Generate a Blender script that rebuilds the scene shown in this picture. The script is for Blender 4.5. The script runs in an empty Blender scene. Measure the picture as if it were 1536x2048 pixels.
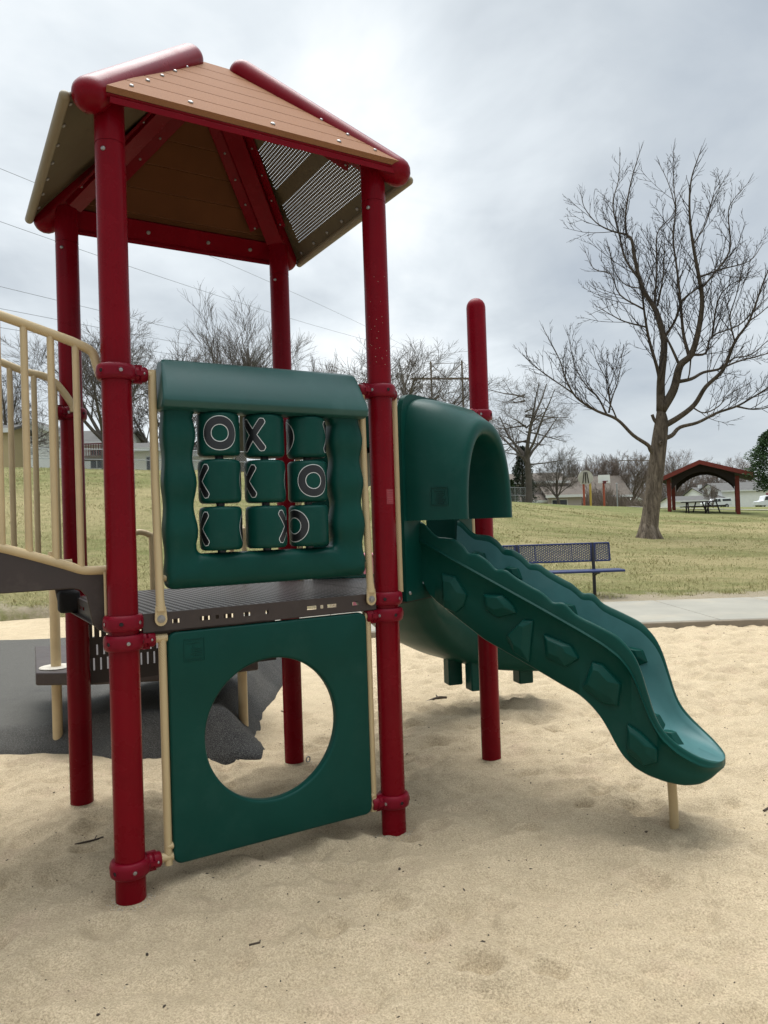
import bpy, bmesh, math, random
import numpy as np
from mathutils import Vector, Matrix
rng = np.random.default_rng(7)
random.seed(7)
PI = math.pi
scene = bpy.context.scene
COL = scene.collection
V = lambda *a: np.array(a, float)

# ------------------------------------------------------------------ materials
def nt(name):
    m = bpy.data.materials.new(name); m.use_nodes = True
    n = m.node_tree; n.nodes.clear()
    out = n.nodes.new('ShaderNodeOutputMaterial'); b = n.nodes.new('ShaderNodeBsdfPrincipled')
    n.links.new(b.outputs[0], out.inputs[0])
    return m, n, b

def mixc(n, fac, c1, c2, blend='MIX'):
    x = n.nodes.new('ShaderNodeMix'); x.data_type = 'RGBA'; x.blend_type = blend
    for s, v in ((x.inputs[0], fac), (x.inputs[6], c1), (x.inputs[7], c2)):
        if hasattr(v, 'links') or isinstance(v, bpy.types.NodeSocket): n.links.new(v, s)
        elif isinstance(v, (int, float)): s.default_value = v
        else: s.default_value = (*v, 1)
    return x.outputs[2]

def noise(n, scale, detail=4, rough=.55, vec=None, dist=0.0):
    t = n.nodes.new('ShaderNodeTexNoise')
    t.inputs['Scale'].default_value = scale; t.inputs['Detail'].default_value = detail
    t.inputs['Roughness'].default_value = rough; t.inputs['Distortion'].default_value = dist
    if vec is not None: n.links.new(vec, t.inputs['Vector'])
    return t.outputs[0]

def ramp(n, val, lo, hi, clamp=True):
    r = n.nodes.new('ShaderNodeMapRange'); r.clamp = clamp
    n.links.new(val, r.inputs[0]); r.inputs[1].default_value = lo; r.inputs[2].default_value = hi
    return r.outputs[0]

def math_(n, op, a, b=None):
    m = n.nodes.new('ShaderNodeMath'); m.operation = op
    for s, v in ((m.inputs[0], a), (m.inputs[1], b)):
        if v is None: continue
        if isinstance(v, (int, float)): s.default_value = v
        else: n.links.new(v, s)
    return m.outputs[0]

def coords(n, scale=(1, 1, 1), kind='Object'):
    t = n.nodes.new('ShaderNodeTexCoord'); mp = n.nodes.new('ShaderNodeMapping')
    mp.inputs['Scale'].default_value = scale
    n.links.new(t.outputs[kind], mp.inputs[0]); return mp.outputs[0]

def bump(n, b, h, strength=.3, dist=.01):
    x = n.nodes.new('ShaderNodeBump'); x.inputs['Strength'].default_value = strength; x.inputs['Distance'].default_value = dist
    n.links.new(h, x.inputs['Height']); n.links.new(x.outputs[0], b.inputs['Normal']); return x

def simple(name, col, rough=.5, var=.12, vscale=6, bscale=None, bstr=.15, bdist=.002, spec=.5, metal=0, dust=None, foot=None):
    m, n, b = nt(name)
    v = coords(n)
    f = noise(n, vscale, 5, .6, v)
    c = mixc(n, ramp(n, f, .3, .7), [x*(1-var) for x in col], [min(1, x*(1+var)) for x in col])
    if dust:
        f2 = ramp(n, noise(n, dust[2], 6, .7, v), .52, .8)
        c = mixc(n, math_(n, 'MULTIPLY', f2, dust[1]), c, dust[0])
    n.links.new(c, b.inputs['Base Color'])
    if foot:
        sx = n.nodes.new('ShaderNodeSeparateXYZ'); n.links.new(v, sx.inputs[0])
        ff = math_(n, 'MULTIPLY', ramp(n, math_(n, 'ADD', sx.outputs[2], math_(n, 'MULTIPLY', noise(n, 14, 5, .7, v), .22)), foot, .06), ramp(n, noise(n, 55, 4, .7, v), .40, .66))
        c = mixc(n, math_(n, 'MULTIPLY', ff, .55), c, (.42, .33, .22))
    rr = n.nodes.new('ShaderNodeMapRange'); n.links.new(f, rr.inputs[0])
    rr.inputs[1].default_value = .3; rr.inputs[2].default_value = .7
    rr.inputs[3].default_value = max(0, rough-.06); rr.inputs[4].default_value = min(1, rough+.08)
    n.links.new(rr.outputs[0], b.inputs['Roughness'])
    b.inputs['Specular IOR Level'].default_value = spec; b.inputs['Metallic'].default_value = metal
    if bscale: bump(n, b, noise(n, bscale, 3, .6, v), bstr, bdist)
    return m

M = {}
M['red'] = simple('red_paint', (.155, .0022, .0072), .26, .1, 5, 60, .03, .001, .10, dust=((.34, .15, .12), .02, 9), foot=.42)
M['redclamp'] = simple('red_clamp_paint', (.16, .003, .012), .36, .1, 8, 90, .1, .001, .15, foot=.42)
M['green'] = simple('green_plastic', (.0034, .046, .0345), .34, .10, 3, 350, .10, .0008, .13, dust=((.10, .17, .15), .08, 5), foot=.36)
M['greentop'] = simple('lit_green_plastic', (.014, .070, .060), .38, .12, 4, 350, .12, .0008, .4, dust=((.16, .20, .19), .14, 4))  # awning green made paler: light on its sloping face put into the colour
M['greenin'] = simple('worn_lit_green_plastic', (.040, .125, .122), .42, .16, 4, 350, .12, .0008, .3, dust=((.16, .20, .19), .22, 3))  # scuffed chute interior, with the stronger light on it also in the colour
M['sticker'] = simple('faded_red_sticker', (.235, .018, .026), .6, .15, 30)
M['stickerink'] = simple('faded_sticker_print', (.27, .05, .055), .6, .15, 30)
M['tan'] = simple('tan_powder_coat', (.49, .365, .195), .42, .08, 10)
def tan_textured():
    m, n, b = nt('tan_textured_bar'); v = coords(n)
    f = noise(n, 8, 4, .6, v)
    n.links.new(mixc(n, f, (.46, .345, .18), (.54, .41, .225)), b.inputs['Base Color'])
    w = n.nodes.new('ShaderNodeTexWave'); w.bands_direction = 'DIAGONAL'; w.inputs['Scale'].default_value = 60
    n.links.new(v, w.inputs['Vector']); bump(n, b, w.outputs[1], .35, .002); b.inputs['Roughness'].default_value = .42
    return m
M['tantex'] = tan_textured()
M['brown'] = simple('brown_coated_steel', (.034, .022, .018), .5, .15, 8, 200, .1, .001, dust=((.16, .13, .11), .25, 7))
M['steel'] = simple('bolt_steel', (.30, .285, .27), .42, .1, 20, metal=.8)
M['black'] = simple('black_print', (.008, .008, .009), .38, .05, 10)
M['white'] = simple('white_outline', (.62, .64, .62), .45, .05, 10)
M['dark'] = simple('dark_recess', (.006, .005, .005), .8, .05, 10)
M['taupe'] = simple('taupe_roof_metal', (.105, .080, .045), .5, .08, 4, spec=.2)
M['taupetube'] = simple('taupe_edge_tube', (.22, .175, .105), .5, .08, 4)
def deckmat():
    m, n, b = nt('punched_deck'); t = n.nodes.new('ShaderNodeTexCoord')
    mp = n.nodes.new('ShaderNodeMapping'); mp.inputs['Rotation'].default_value = (0, 0, -.5396); n.links.new(t.outputs['Object'], mp.inputs[0])
    vo = n.nodes.new('ShaderNodeTexVoronoi'); vo.inputs['Scale'].default_value = 30; vo.inputs['Randomness'].default_value = 0
    n.links.new(mp.outputs[0], vo.inputs['Vector'])
    h = ramp(n, vo.outputs['Distance'], .36, .42)
    c = mixc(n, noise(n, 5, 5, .6, t.outputs['Object']), (.05, .04, .037), (.10, .083, .076))
    n.links.new(mixc(n, h, (.008, .007, .006), c), b.inputs['Base Color'])
    b.inputs['Roughness'].default_value = .38; n.links.new(math_(n, 'MULTIPLY', h, .4), b.inputs['Specular IOR Level']); bump(n, b, h, .6, .004); return m
M['deck'] = deckmat()
def plankmat():
    m, n, b = nt('recycled_plank'); v = coords(n, (1, 1, 1))
    g = noise(n, 260, 3, .7, v); g2 = noise(n, 3, 4, .6, v)
    c = mixc(n, g2, (.28, .125, .058), (.34, .16, .076))
    n.links.new(mixc(n, ramp(n, g, .35, .7), (.21, .10, .05), c), b.inputs['Base Color'])
    b.inputs['Specular IOR Level'].default_value = .08; b.inputs['Roughness'].default_value = .7; bump(n, b, g, .35, .001); return m
M['plank'] = plankmat()
M['plankshade'] = simple('shaded_plank_underside', (.105, .040, .016), .6, .10, 4, 260, .3, .001, .05)  # same plank, darkened: shade under the roof put into the colour
def sandmat():
    m, n, b = nt('play_sand'); t = n.nodes.new('ShaderNodeTexCoord'); v = t.outputs['Object']
    big = noise(n, .9, 5, .6, v); mid = noise(n, 7, 8, .72, v); fine = noise(n, 150, 4, .8, v); fine2 = noise(n, 420, 2, .6, v)
    c = mixc(n, ramp(n, big, .3, .7), (.59, .468, .310), (.67, .54, .365))
    c = mixc(n, ramp(n, mid, .35, .75), c, (.49, .395, .26))
    pink = ramp(n, noise(n, 3.1, 5, .6, v), .56, .72)
    c = mixc(n, math_(n, 'MULTIPLY', pink, .35), c, (.58, .41, .30))
    gr = ramp(n, fine, .32, .60)
    c = mixc(n, gr, (.27, .205, .125), c)
    sp = ramp(n, fine2, .66, .74); c = mixc(n, math_(n, 'MULTIPLY', sp, .5), c, (.66, .57, .44))
    dk = ramp(n, noise(n, 95, 5, .8, v), .61, .69); c = mixc(n, math_(n, 'MULTIPLY', dk, .75), c, (.08, .058, .038))
    dp = ramp(n, noise(n, 2.3, 8, .75, v, .6), .48, .70); c = mixc(n, math_(n, 'MULTIPLY', dp, .34), c, (.30, .235, .15))
    n.links.new(c, b.inputs['Base Color']); b.inputs['Roughness'].default_value = .95; b.inputs['Specular IOR Level'].default_value = .15
    h = math_(n, 'ADD', math_(n, 'MULTIPLY', fine, .35), math_(n, 'MULTIPLY', noise(n, 30, 6, .75, v), 1.2))
    bump(n, b, h, 1.0, .012); return m
M['sand'] = sandmat()
def rubbermat():
    m, n, b = nt('crumb_rubber'); v = coords(n)
    f = noise(n, 230, 2, .8, v); f2 = noise(n, 2, 4, .6, v)
    c = mixc(n, f2, (.009, .0088, .0085), (.016, .0155, .015))
    sp = ramp(n, f, .48, .62); c = mixc(n, sp, c, (.11, .107, .10)); b.inputs['Specular IOR Level'].default_value = .2
    sx = n.nodes.new('ShaderNodeSeparateXYZ'); n.links.new(v, sx.inputs[0])
    ds = ramp(n, math_(n, 'ADD', noise(n, 1.6, 6, .7, v), math_(n, 'MULTIPLY', sx.outputs[0], -.22)), .62, 1.15); c = mixc(n, math_(n, 'MULTIPLY', ds, .22), c, (.30, .275, .23))  # dust towards the left; the mound's shade is also put into this gradient
    n.links.new(c, b.inputs['Base Color']); b.inputs['Roughness'].default_value = .8; bump(n, b, noise(n, 150, 3, .7, v), .9, .012); return m
M['rubber'] = rubbermat()
def grassmat():
    m, n, b = nt('dormant_turf'); t = n.nodes.new('ShaderNodeTexCoord'); v = t.outputs['Object']
    mp = n.nodes.new('ShaderNodeMapping'); mp.inputs['Scale'].default_value = (.6, 1.4, 1); n.links.new(v, mp.inputs[0])
    p1 = noise(n, .16, 6, .65, mp.outputs[0]); p2 = noise(n, 1.7, 6, .7, mp.outputs[0]); p3 = noise(n, 26, 4, .7, v)
    f = math_(n, 'ADD', math_(n, 'MULTIPLY', p1, .65), math_(n, 'MULTIPLY', p2, .35))
    c = mixc(n, ramp(n, f, .43, .58), (.40, .335, .17), (.20, .205, .075))
    c = mixc(n, ramp(n, p3, .35, .65), mixc(n, .5, c, (.09, .08, .035)), c)
    # far lawn turns greener
    sx = n.nodes.new('ShaderNodeSeparateXYZ'); n.links.new(v, sx.inputs[0])
    far = ramp(n, math_(n, 'ADD', sx.outputs[1], math_(n, 'MULTIPLY', p1, 20)), 40, 56)
    c = mixc(n, math_(n, 'MULTIPLY', far, .55), c, (.105, .135, .04))
    # bare verge beside the path
    ed = math_(n, 'ADD', sx.outputs[1], math_(n, 'MULTIPLY', noise(n, 2.2, 5, .7, v), -2.2))
    e = ramp(n, ed, 11.35, 10.95)
    c = mixc(n, e, c, (.36, .30, .21))
    n.links.new(c, b.inputs['Base Color']); b.inputs['Roughness'].default_value = .95; b.inputs['Specular IOR Level'].default_value = .1
    bump(n, b, math_(n, 'ADD', p3, noise(n, 90, 3, .7, v)), .8, .05); return m
M['turf'] = grassmat()
def blademat():
    m, n, b = nt('grass_blade'); g = n.nodes.new('ShaderNodeNewGeometry'); t = n.nodes.new('ShaderNodeTexCoord')
    mp = n.nodes.new('ShaderNodeMapping'); mp.inputs['Scale'].default_value = (.6, 1.4, 1); n.links.new(t.outputs['Object'], mp.inputs[0])
    p = noise(n, .8, 6, .7, mp.outputs[0])
    c = mixc(n, ramp(n, p, .40, .62), (.46, .385, .205), (.22, .225, .075))
    c2 = mixc(n, g.outputs['Random Per Island'], (.48, .41, .22), (.17, .175, .06))
    n.links.new(mixc(n, .55, c, c2), b.inputs['Base Color']); b.inputs['Roughness'].default_value = .8; b.inputs['Specular IOR Level'].default_value = .15
    return m
M['blade'] = blademat()
M['concrete'] = simple('broom_concrete', (.275, .258, .215), .9, .1, 1.5, 60, .4, .004, .2, dust=((.42, .35, .25), .5, 1.1))
M['curb'] = simple('stained_kerb_face', (.22, .185, .14), .95, .2, 4, 50, .4, .004, .2)
def barkmat(name, c1, c2, sc):
    m, n, b = nt(name); v = coords(n, (1, 1, .22))
    f = noise(n, sc, 6, .7, v, 1.0)
    n.links.new(mixc(n, ramp(n, f, .3, .7), c1, c2), b.inputs['Base Color']); b.inputs['Roughness'].default_value = .95; b.inputs['Specular IOR Level'].default_value = .15
    bump(n, b, f, 1.0, .04); return m
def ashbark():
    m, n, b = nt('ash_bark'); v = coords(n, (1, 1, .22)); f = noise(n, 10, 7, .72, v, 1.0)
    sx = n.nodes.new('ShaderNodeSeparateXYZ'); n.links.new(coords(n), sx.inputs[0])
    up_ = ramp(n, math_(n, 'ADD', sx.outputs[2], math_(n, 'MULTIPLY', noise(n, 1.5, 5, .6, coords(n)), 2.0)), 2.2, 5.6)
    lo = mixc(n, ramp(n, f, .32, .68), (.045, .034, .025), (.25, .20, .15)); hi = mixc(n, ramp(n, f, .3, .7), (.032, .024, .017), (.115, .09, .065))
    n.links.new(mixc(n, up_, lo, hi), b.inputs['Base Color']); b.inputs['Roughness'].default_value = .95; b.inputs['Specular IOR Level'].default_value = .15
    bump(n, b, f, 1.0, .06); return m
M['bark'] = ashbark(); M['limb'] = M['bark']
M['twig'] = simple('twig_bark', (.030, .022, .018), .9, .3, 3)
M['bgbark'] = simple('far_bark', (.105, .088, .073), .95, .25, 1)
M['bgbark2'] = simple('far_bark_reddish', (.15, .115, .092), .95, .25, 1)
M['needle'] = simple('spruce_needles', (.018, .032, .014), .8, .4, 2)
M['needle2'] = simple('pine_needles', (.030, .062, .016), .9, .3, 2, spec=.1) if 0 else simple('pine_needles', (.030, .062, .016), .9, .4, 2)
M['blue'] = simple('blue_plastisol', (.006, .017, .085), .4, .1, 6)
M['blackpost'] = simple('black_steel', (.012, .012, .014), .45, .1, 6)
M['pavred'] = simple('red_stained_timber', (.16, .022, .012), .75, .2, 3)
M['pavdark'] = simple('dark_timber', (.022, .014, .012), .85, .2, 3)
M['shingle'] = simple('grey_shingle', (.10, .095, .088), .95, .2, 1.5, 8, .5, .03)
M['shinglebr'] = simple('brown_shingle', (.105, .085, .068), .95, .2, 1.5, 8, .5, .03)
M['siding'] = simple('white_siding', (.78, .78, .75), .7, .05, 1)
M['sidingcr'] = simple('cream_siding', (.74, .71, .64), .7, .05, 1)
M['sidingpk'] = simple('pinkish_siding', (.42, .36, .33), .8, .06, 1)
M['sidingbr'] = simple('brown_siding', (.15, .115, .09), .85, .1, 1)
M['tansiding'] = simple('tan_siding', (.42, .33, .18), .7, .06, 1)
M['trim'] = simple('white_trim', (.62, .62, .6), .6, .05, 2)
M['glass'] = simple('window_glass', (.03, .035, .04), .12, .1, 2)
M['whitecar'] = simple('white_car_paint', (.66, .67, .68), .3, .04, 2)
M['tyre'] = simple('tyre_rubber', (.012, .012, .012), .8, .1, 5)
M['orange'] = simple('orange_pole_paint', (.36, .07, .03), .5, .15, 3)
M['yellow'] = simple('yellow_pole_paint', (.5, .34, .05), .5, .15, 3)
M['board'] = simple('weathered_backboard', (.46, .43, .36), .7, .15, 2)
M['galv'] = simple('galvanised_steel', (.30, .31, .31), .5, .1, 5, metal=.4)
M['wood'] = simple('weathered_wood', (.14, .10, .07), .9, .2, 4)
M['wire'] = simple('power_cable', (.20, .21, .22), .7, .05, 4)
M['pink'] = simple('faded_pink_plastic', (.42, .13, .16), .5, .1, 4)
M['reddoor'] = simple('dark_red_door', (.13, .015, .02), .6, .1, 3)
M['plate'] = simple('pale_base_plate', (.50, .45, .37), .5, .1, 12)
M['debris'] = simple('dead_leaf_bits', (.05, .034, .022), .9, .3, 30)
M['pebble'] = simple('pale_pebble', (.46, .39, .29), .8, .2, 30)

# ------------------------------------------------------------------ mesh builder
ORG = {}
class MB:
    def __init__(s): s.v = []; s.f = []; s.m = []
    def add(s, vs, fs, mi=0):
        o = len(s.v); s.v.extend([tuple(map(float, p)) for p in vs]); s.f.extend([tuple(i+o for i in f) for f in fs]); s.m.extend([mi]*len(fs))
    def box(s, c, ax, h, mi=0):          # centre, three axes, three half sizes
        ax = [np.array(a, float)/np.linalg.norm(a) for a in ax]; c = np.array(c, float)
        vs = [c+sx*h[0]*ax[0]+sy*h[1]*ax[1]+sz*h[2]*ax[2] for sz in (-1, 1) for sy in (-1, 1) for sx in (-1, 1)]
        s.add(vs, [(0, 2, 3, 1), (4, 5, 7, 6), (0, 1, 5, 4), (2, 6, 7, 3), (0, 4, 6, 2), (1, 3, 7, 5)], mi)
    def abox(s, x0, x1, y0, y1, z0, z1, mi=0):
        s.box(((x0+x1)/2, (y0+y1)/2, (z0+z1)/2), ((1, 0, 0), (0, 1, 0), (0, 0, 1)), ((x1-x0)/2, (y1-y0)/2, (z1-z0)/2), mi)
    def tube(s, pts, r, n=12, mi=0, dome=False, cap=True):
        pts = [np.array(p, float) for p in pts]; rs = list(r) if hasattr(r, '__len__') else [r]*len(pts)
        if dome:                          # hemispherical ends (dome may be 'both','start','end')
            if dome in ('both', 'end'):
                d = pts[-1]-pts[-2]; d /= np.linalg.norm(d); R = rs[-1]; e = pts[-1]
                for a in (20, 40, 60, 75, 88): pts.append(e+d*R*math.sin(math.radians(a))); rs.append(R*math.cos(math.radians(a)))
            if dome in ('both', 'start'):
                d = pts[0]-pts[1]; d /= np.linalg.norm(d); R = rs[0]; e = pts[0]
                for a in (20, 40, 60, 75, 88): pts.insert(0, e+d*R*math.sin(math.radians(a))); rs.insert(0, R*math.cos(math.radians(a)))
        t0 = pts[1]-pts[0]; t0 /= np.linalg.norm(t0)
        ref = V(0, 0, 1) if abs(t0[2]) < .9 else V(1, 0, 0)
        u = np.cross(t0, ref); u /= np.linalg.norm(u)
        vs = []; N = len(pts)
        for i, p in enumerate(pts):
            t = pts[min(i+1, N-1)]-pts[max(i-1, 0)]; L = np.linalg.norm(t)
            t = t/L if L > 1e-9 else t0
            u = u-t*(u@t); u /= np.linalg.norm(u); w = np.cross(t, u)
            for k in range(n):
                a = 2*PI*k/n; vs.append(p+rs[i]*(math.cos(a)*u+math.sin(a)*w))
        fs = [(i*n+k, i*n+(k+1) % n, (i+1)*n+(k+1) % n, (i+1)*n+k) for i in range(N-1) for k in range(n)]
        if cap: fs += [tuple(range(n-1, -1, -1)), tuple((N-1)*n+k for k in range(n))]
        s.add(vs, fs, mi)
    def lathe(s, o, prof, n=28, ax=(0, 0, 1), mi=0, closed=False):   # prof: (r, h) along axis
        o = np.array(o, float); ax = np.array(ax, float)/np.linalg.norm(ax)
        u = np.cross(ax, V(0, 0, 1) if abs(ax[2]) < .9 else V(1, 0, 0)); u /= np.linalg.norm(u); w = np.cross(ax, u)
        vs = [o+ax*h+r*(math.cos(2*PI*k/n)*u+math.sin(2*PI*k/n)*w) for r, h in prof for k in range(n)]
        N = len(prof); rr = range(N if closed else N-1)
        fs = [(i*n+k, i*n+(k+1) % n, ((i+1) % N)*n+(k+1) % n, ((i+1) % N)*n+k) for i in rr for k in range(n)]
        if not closed:
            if prof[0][0] > 1e-6: fs.append(tuple(range(n-1, -1, -1)))
            if prof[-1][0] > 1e-6: fs.append(tuple((N-1)*n+k for k in range(n)))
        s.add(vs, fs, mi)
    def loft(s, rings, closed=True, capA=True, capB=True, mi=0, loop=False):
        n = len(rings[0]); vs = [p for r in rings for p in r]; N = len(rings)
        kk = range(n if closed else n-1); ii = range(N if loop else N-1)
        fs = [(i*n+k, i*n+(k+1) % n, ((i+1) % N)*n+(k+1) % n, ((i+1) % N)*n+k) for i in ii for k in kk]
        if closed and not loop:
            if capA: fs.append(tuple(range(n-1, -1, -1)))
            if capB: fs.append(tuple((N-1)*n+k for k in range(n)))
        s.add(vs, fs, mi)
    def prism(s, poly, d, mi=0):          # polygon of 3-D points pushed along d
        poly = [np.array(p, float) for p in poly]; d = np.array(d, float); n = len(poly)
        s.add(poly+[p+d for p in poly], [tuple(range(n-1, -1, -1)), tuple(range(n, 2*n))]+[(i, (i+1) % n, n+(i+1) % n, n+i) for i in range(n)], mi)
    def bolt(s, p, d, r=.011, mi=1):
        d = np.array(d, float)/np.linalg.norm(d); s.lathe(p, [(r, -.002), (r, .003), (r*.8, .006), (r*.3, .008), (.0005, .008)], 10, d, mi)
    def plate_holes(s, o, u, v, uc, vc, hole, th=None, mi=0):  # grid plate with cells left out
        o = np.array(o, float); u = np.array(u, float); v = np.array(v, float); nu, nv = len(uc), len(vc)
        vs = [o+a*u+b*v for b in vc for a in uc]
        fs = [(j*nu+i, j*nu+i+1, (j+1)*nu+i+1, (j+1)*nu+i) for j in range(nv-1) for i in range(nu-1) if not hole(i, j)]
        s.add(vs, fs, mi)
    def build(s, name, mats, parent=None, sharp=35, bevel=0, seg=2, flat=False, loc=None, fixn=True):
        org = ORG.get(parent, V(0, 0, 0)) if parent else (loc if loc is not None else V(0, 0, 0))
        me = bpy.data.meshes.new(name); vs = np.array(s.v, float)-org
        me.from_pydata(vs.tolist(), [], s.f)
        if not isinstance(mats, (list, tuple)): mats = [mats]
        for m in mats: me.materials.append(m)
        me.polygons.foreach_set('material_index', s.m)
        if fixn:
            bm = bmesh.new(); bm.from_mesh(me); bmesh.ops.recalc_face_normals(bm, faces=bm.faces); bm.to_mesh(me); bm.free()
        if not flat:
            me.polygons.foreach_set('use_smooth', [True]*len(me.polygons))
            if sharp < 180: me.set_sharp_from_angle(angle=math.radians(sharp))
        o = bpy.data.objects.new(name, me); COL.objects.link(o)
        if parent: o.parent = parent
        elif loc is not None: o.location = loc
        ORG[o] = V(*org)
        if bevel:
            b = o.modifiers.new('bevel', 'BEVEL'); b.width = bevel; b.segments = seg; b.limit_method = 'ANGLE'; b.angle_limit = math.radians(35)
            b.harden_normals = False
        return o

def tag(o, label=None, cat=None, group=None, kind=None):
    if label: o['label'] = label
    if cat: o['category'] = cat
    if group: o['group'] = group
    if kind: o['kind'] = kind
    return o
def empty(name, loc, label, cat, group=None):
    o = bpy.data.objects.new(name, None); o.empty_display_size = .2; COL.objects.link(o); o.location = loc; ORG[o] = V(*loc)
    return tag(o, label, cat, group)

# ------------------------------------------------------------------ numpy noise
def _h(ix, iy, seed):
    n = (ix.astype(np.int64)*374761393+iy.astype(np.int64)*668265263+seed*1442695041) & 0xffffffff
    n = ((n ^ (n >> 13))*1274126177) & 0xffffffff
    n = (n ^ (n >> 16)) & 0xffff
    return n/65535.0
def vnoise(x, y, seed=0):
    ix, iy = np.floor(x), np.floor(y); fx, fy = x-ix, y-iy
    fx = fx*fx*fx*(fx*(fx*6-15)+10); fy = fy*fy*fy*(fy*(fy*6-15)+10)
    a, b, c, d = _h(ix, iy, seed), _h(ix+1, iy, seed), _h(ix, iy+1, seed), _h(ix+1, iy+1, seed)
    return (a*(1-fx)+b*fx)*(1-fy)+(c*(1-fx)+d*fx)*fy
def fbm(x, y, seed, octv=4, gain=.5):
    t = 0; amp = 1; s = 0
    for k in range(octv): t = t+amp*vnoise(x*2**k+17.3*k, y*2**k-9.1*k, seed+k); s += amp; amp *= gain
    return t/s
def ss(e0, e1, x):
    t = np.clip((x-e0)/(e1-e0), 0, 1); return t*t*(3-2*t)

# ------------------------------------------------------------------ camera (1.42 m above the sand, level to within a degree)
FPX = 1490.8; CAMZ = 1.42; PITCH = .014052; ROLL = -.033129
right = V(1, 0, 0); fwd = V(0, math.cos(PITCH), math.sin(PITCH)); up = np.cross(right, fwd)
CR = math.cos(ROLL)*right+math.sin(ROLL)*up; CU = -math.sin(ROLL)*right+math.cos(ROLL)*up
cd = bpy.data.cameras.new('camera'); cam = bpy.data.objects.new('camera', cd); COL.objects.link(cam)
cd.sensor_fit = 'VERTICAL'; cd.sensor_height = 24; cd.lens = 24*FPX/2048; cd.clip_end = 5000; cd.clip_start = .05
mw = Matrix.Identity(4)
for i in range(3): mw[i][0] = CR[i]; mw[i][1] = CU[i]; mw[i][2] = -fwd[i]; mw[i][3] = (0, 0, CAMZ)[i]
cam.matrix_world = mw; scene.camera = cam
def at(px, py, Y):        # the point of the photograph at distance Y
    d = fwd+CR*(px-768)/FPX-CU*(py-1024)/FPX; d = d*(Y/d[1]); return V(d[0], d[1], d[2]+CAMZ)

# ------------------------------------------------------------------ terrain
AZ = [-3, -.6, -.515, -.247, -.03, .169, .256, .357, .515, .8, 3]
EL = [.09, .0915, .0905, .0775, .060, .0225, .0145, .0085, .004, .003, .003]
YC = [40, 40, 40, 40, 42, 48, 55, 70, 88, 95, 95]
def terr(X, Y):
    X = np.asarray(X, float); Y = np.asarray(Y, float)
    Ys = np.maximum(Y, 1.0); az = X/Ys
    e = np.interp(az, AZ, EL); yc = np.interp(az, AZ, YC); zc = CAMZ+e*yc
    t = np.clip((Y-11.6)/(yc-11.6), 0, None); g = np.where(t < 1, 1-(1-np.clip(t, 0, 1))**1.35, 1)
    z = .07+(zc-.07)*g
    z = z+(fbm(X*.09, Y*.09, 5, 3)-.5)*.5*ss(14, 30, Y)*(1-ss(34, 44, Y))
    z = z+(fbm(X*.7, Y*.7, 8, 3)-.5)*.10*ss(11.5, 14, Y)*(1-ss(30, 40, Y))
    return z
def tz(X, Y): return float(terr(np.array([X]), np.array([Y]))[0])

def grid_mesh(name, X, Y, Z, mat, kind=None, smooth=True):
    nr, nc = X.shape; me = bpy.data.meshes.new(name)
    vs = np.stack([X, Y, Z], -1).reshape(-1, 3)
    i = np.arange(nr*nc).reshape(nr, nc); f = np.stack([i[:-1, :-1], i[:-1, 1:], i[1:, 1:], i[1:, :-1]], -1).reshape(-1, 4)
    me.vertices.add(len(vs)); me.vertices.foreach_set('co', vs.ravel().astype(np.float32))
    me.loops.add(f.size); me.loops.foreach_set('vertex_index', f.ravel().astype(np.int32))
    me.polygons.add(len(f)); me.polygons.foreach_set('loop_start', np.arange(0, f.size, 4, dtype=np.int32))
    me.polygons.foreach_set('use_smooth', np.ones(len(f), bool)); me.update(); me.validate()
    me.materials.append(mat); o = bpy.data.objects.new(name, me); COL.objects.link(o)
    if kind: o['kind'] = kind
    return o

# ground sheet (turf): dips under the sand pit, rises out of it at its far edge, runs to the horizon
az = np.linspace(-1.6, 1.6, 420); yy = np.concatenate([np.linspace(-6, 10.4, 12), np.linspace(10.6, 16, 60), np.geomspace(16.1, 120, 160), np.geomspace(125, 1500, 30)])
A_, Y_ = np.meshgrid(az, yy); X_ = A_*np.maximum(Y_, 8)
Z_ = terr(X_, Y_)
edge = 12.15-1.0*ss(-.06, .0, A_)+.55*(fbm(X_*1.3, Y_*1.3, 3, 4)-.5)
pit = 1-ss(-.35, .15, Y_-edge)
Z_ = Z_*(1-pit)+pit*(-.45)
grid_mesh('grass', X_, Y_, Z_, M['turf'], 'structure')

# sand pit
POSTS = dict(LF=V(-1.0313, 2.9153), RF=V(-.0018, 3.5318), BL=V(-1.6189, 3.8965), BR=V(-.5894, 4.5131), T=V(.5919, 4.4614))
def sandz(X, Y):
    z = .05*(fbm(X*1.1, Y*1.1, 11, 3)-.5)+.085*(fbm(X*3.7+.6*Y, Y*4.6, 21, 4)-.5)
    rid = 1-np.abs(2*fbm(X*4.2, Y*6.5, 31, 3)-1); z = z+.055*(rid-.75)*ss(3.0, 5.0, Y)+.024*(rid-.75)
    z = z+.026*(fbm(X*13, Y*15, 41, 3)-.5)*(.35+1.3*ss(.35, .65, fbm(X*1.6, Y*1.6, 45, 2)))
    z = z*(1-.93*(1-ss(-.75, -.15, X))*ss(4.3, 4.8, Y))
    for k, g in (('LF', 0.), ('RF', -.038), ('BL', .028), ('BR', .008), ('T', .004)):
        d2 = (X-POSTS[k][0])**2+(Y-POSTS[k][1])**2; w = np.exp(-d2/.06); z = z*(1-w)+g*w
        z = z-.016*np.exp(-((np.sqrt(d2)-.085)/.03)**2)
    for (cx, cy, r, d) in FOOT:
        q = ((X-cx)**2+((Y-cy)*1.15)**2)/r**2; z = z-d*np.exp(-q)+.45*d*np.exp(-(np.sqrt(q)-1.55)**2*4)
    z = z+.05*ss(11, 12.6, Y)
    return z
r2 = np.random.default_rng(3)
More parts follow.
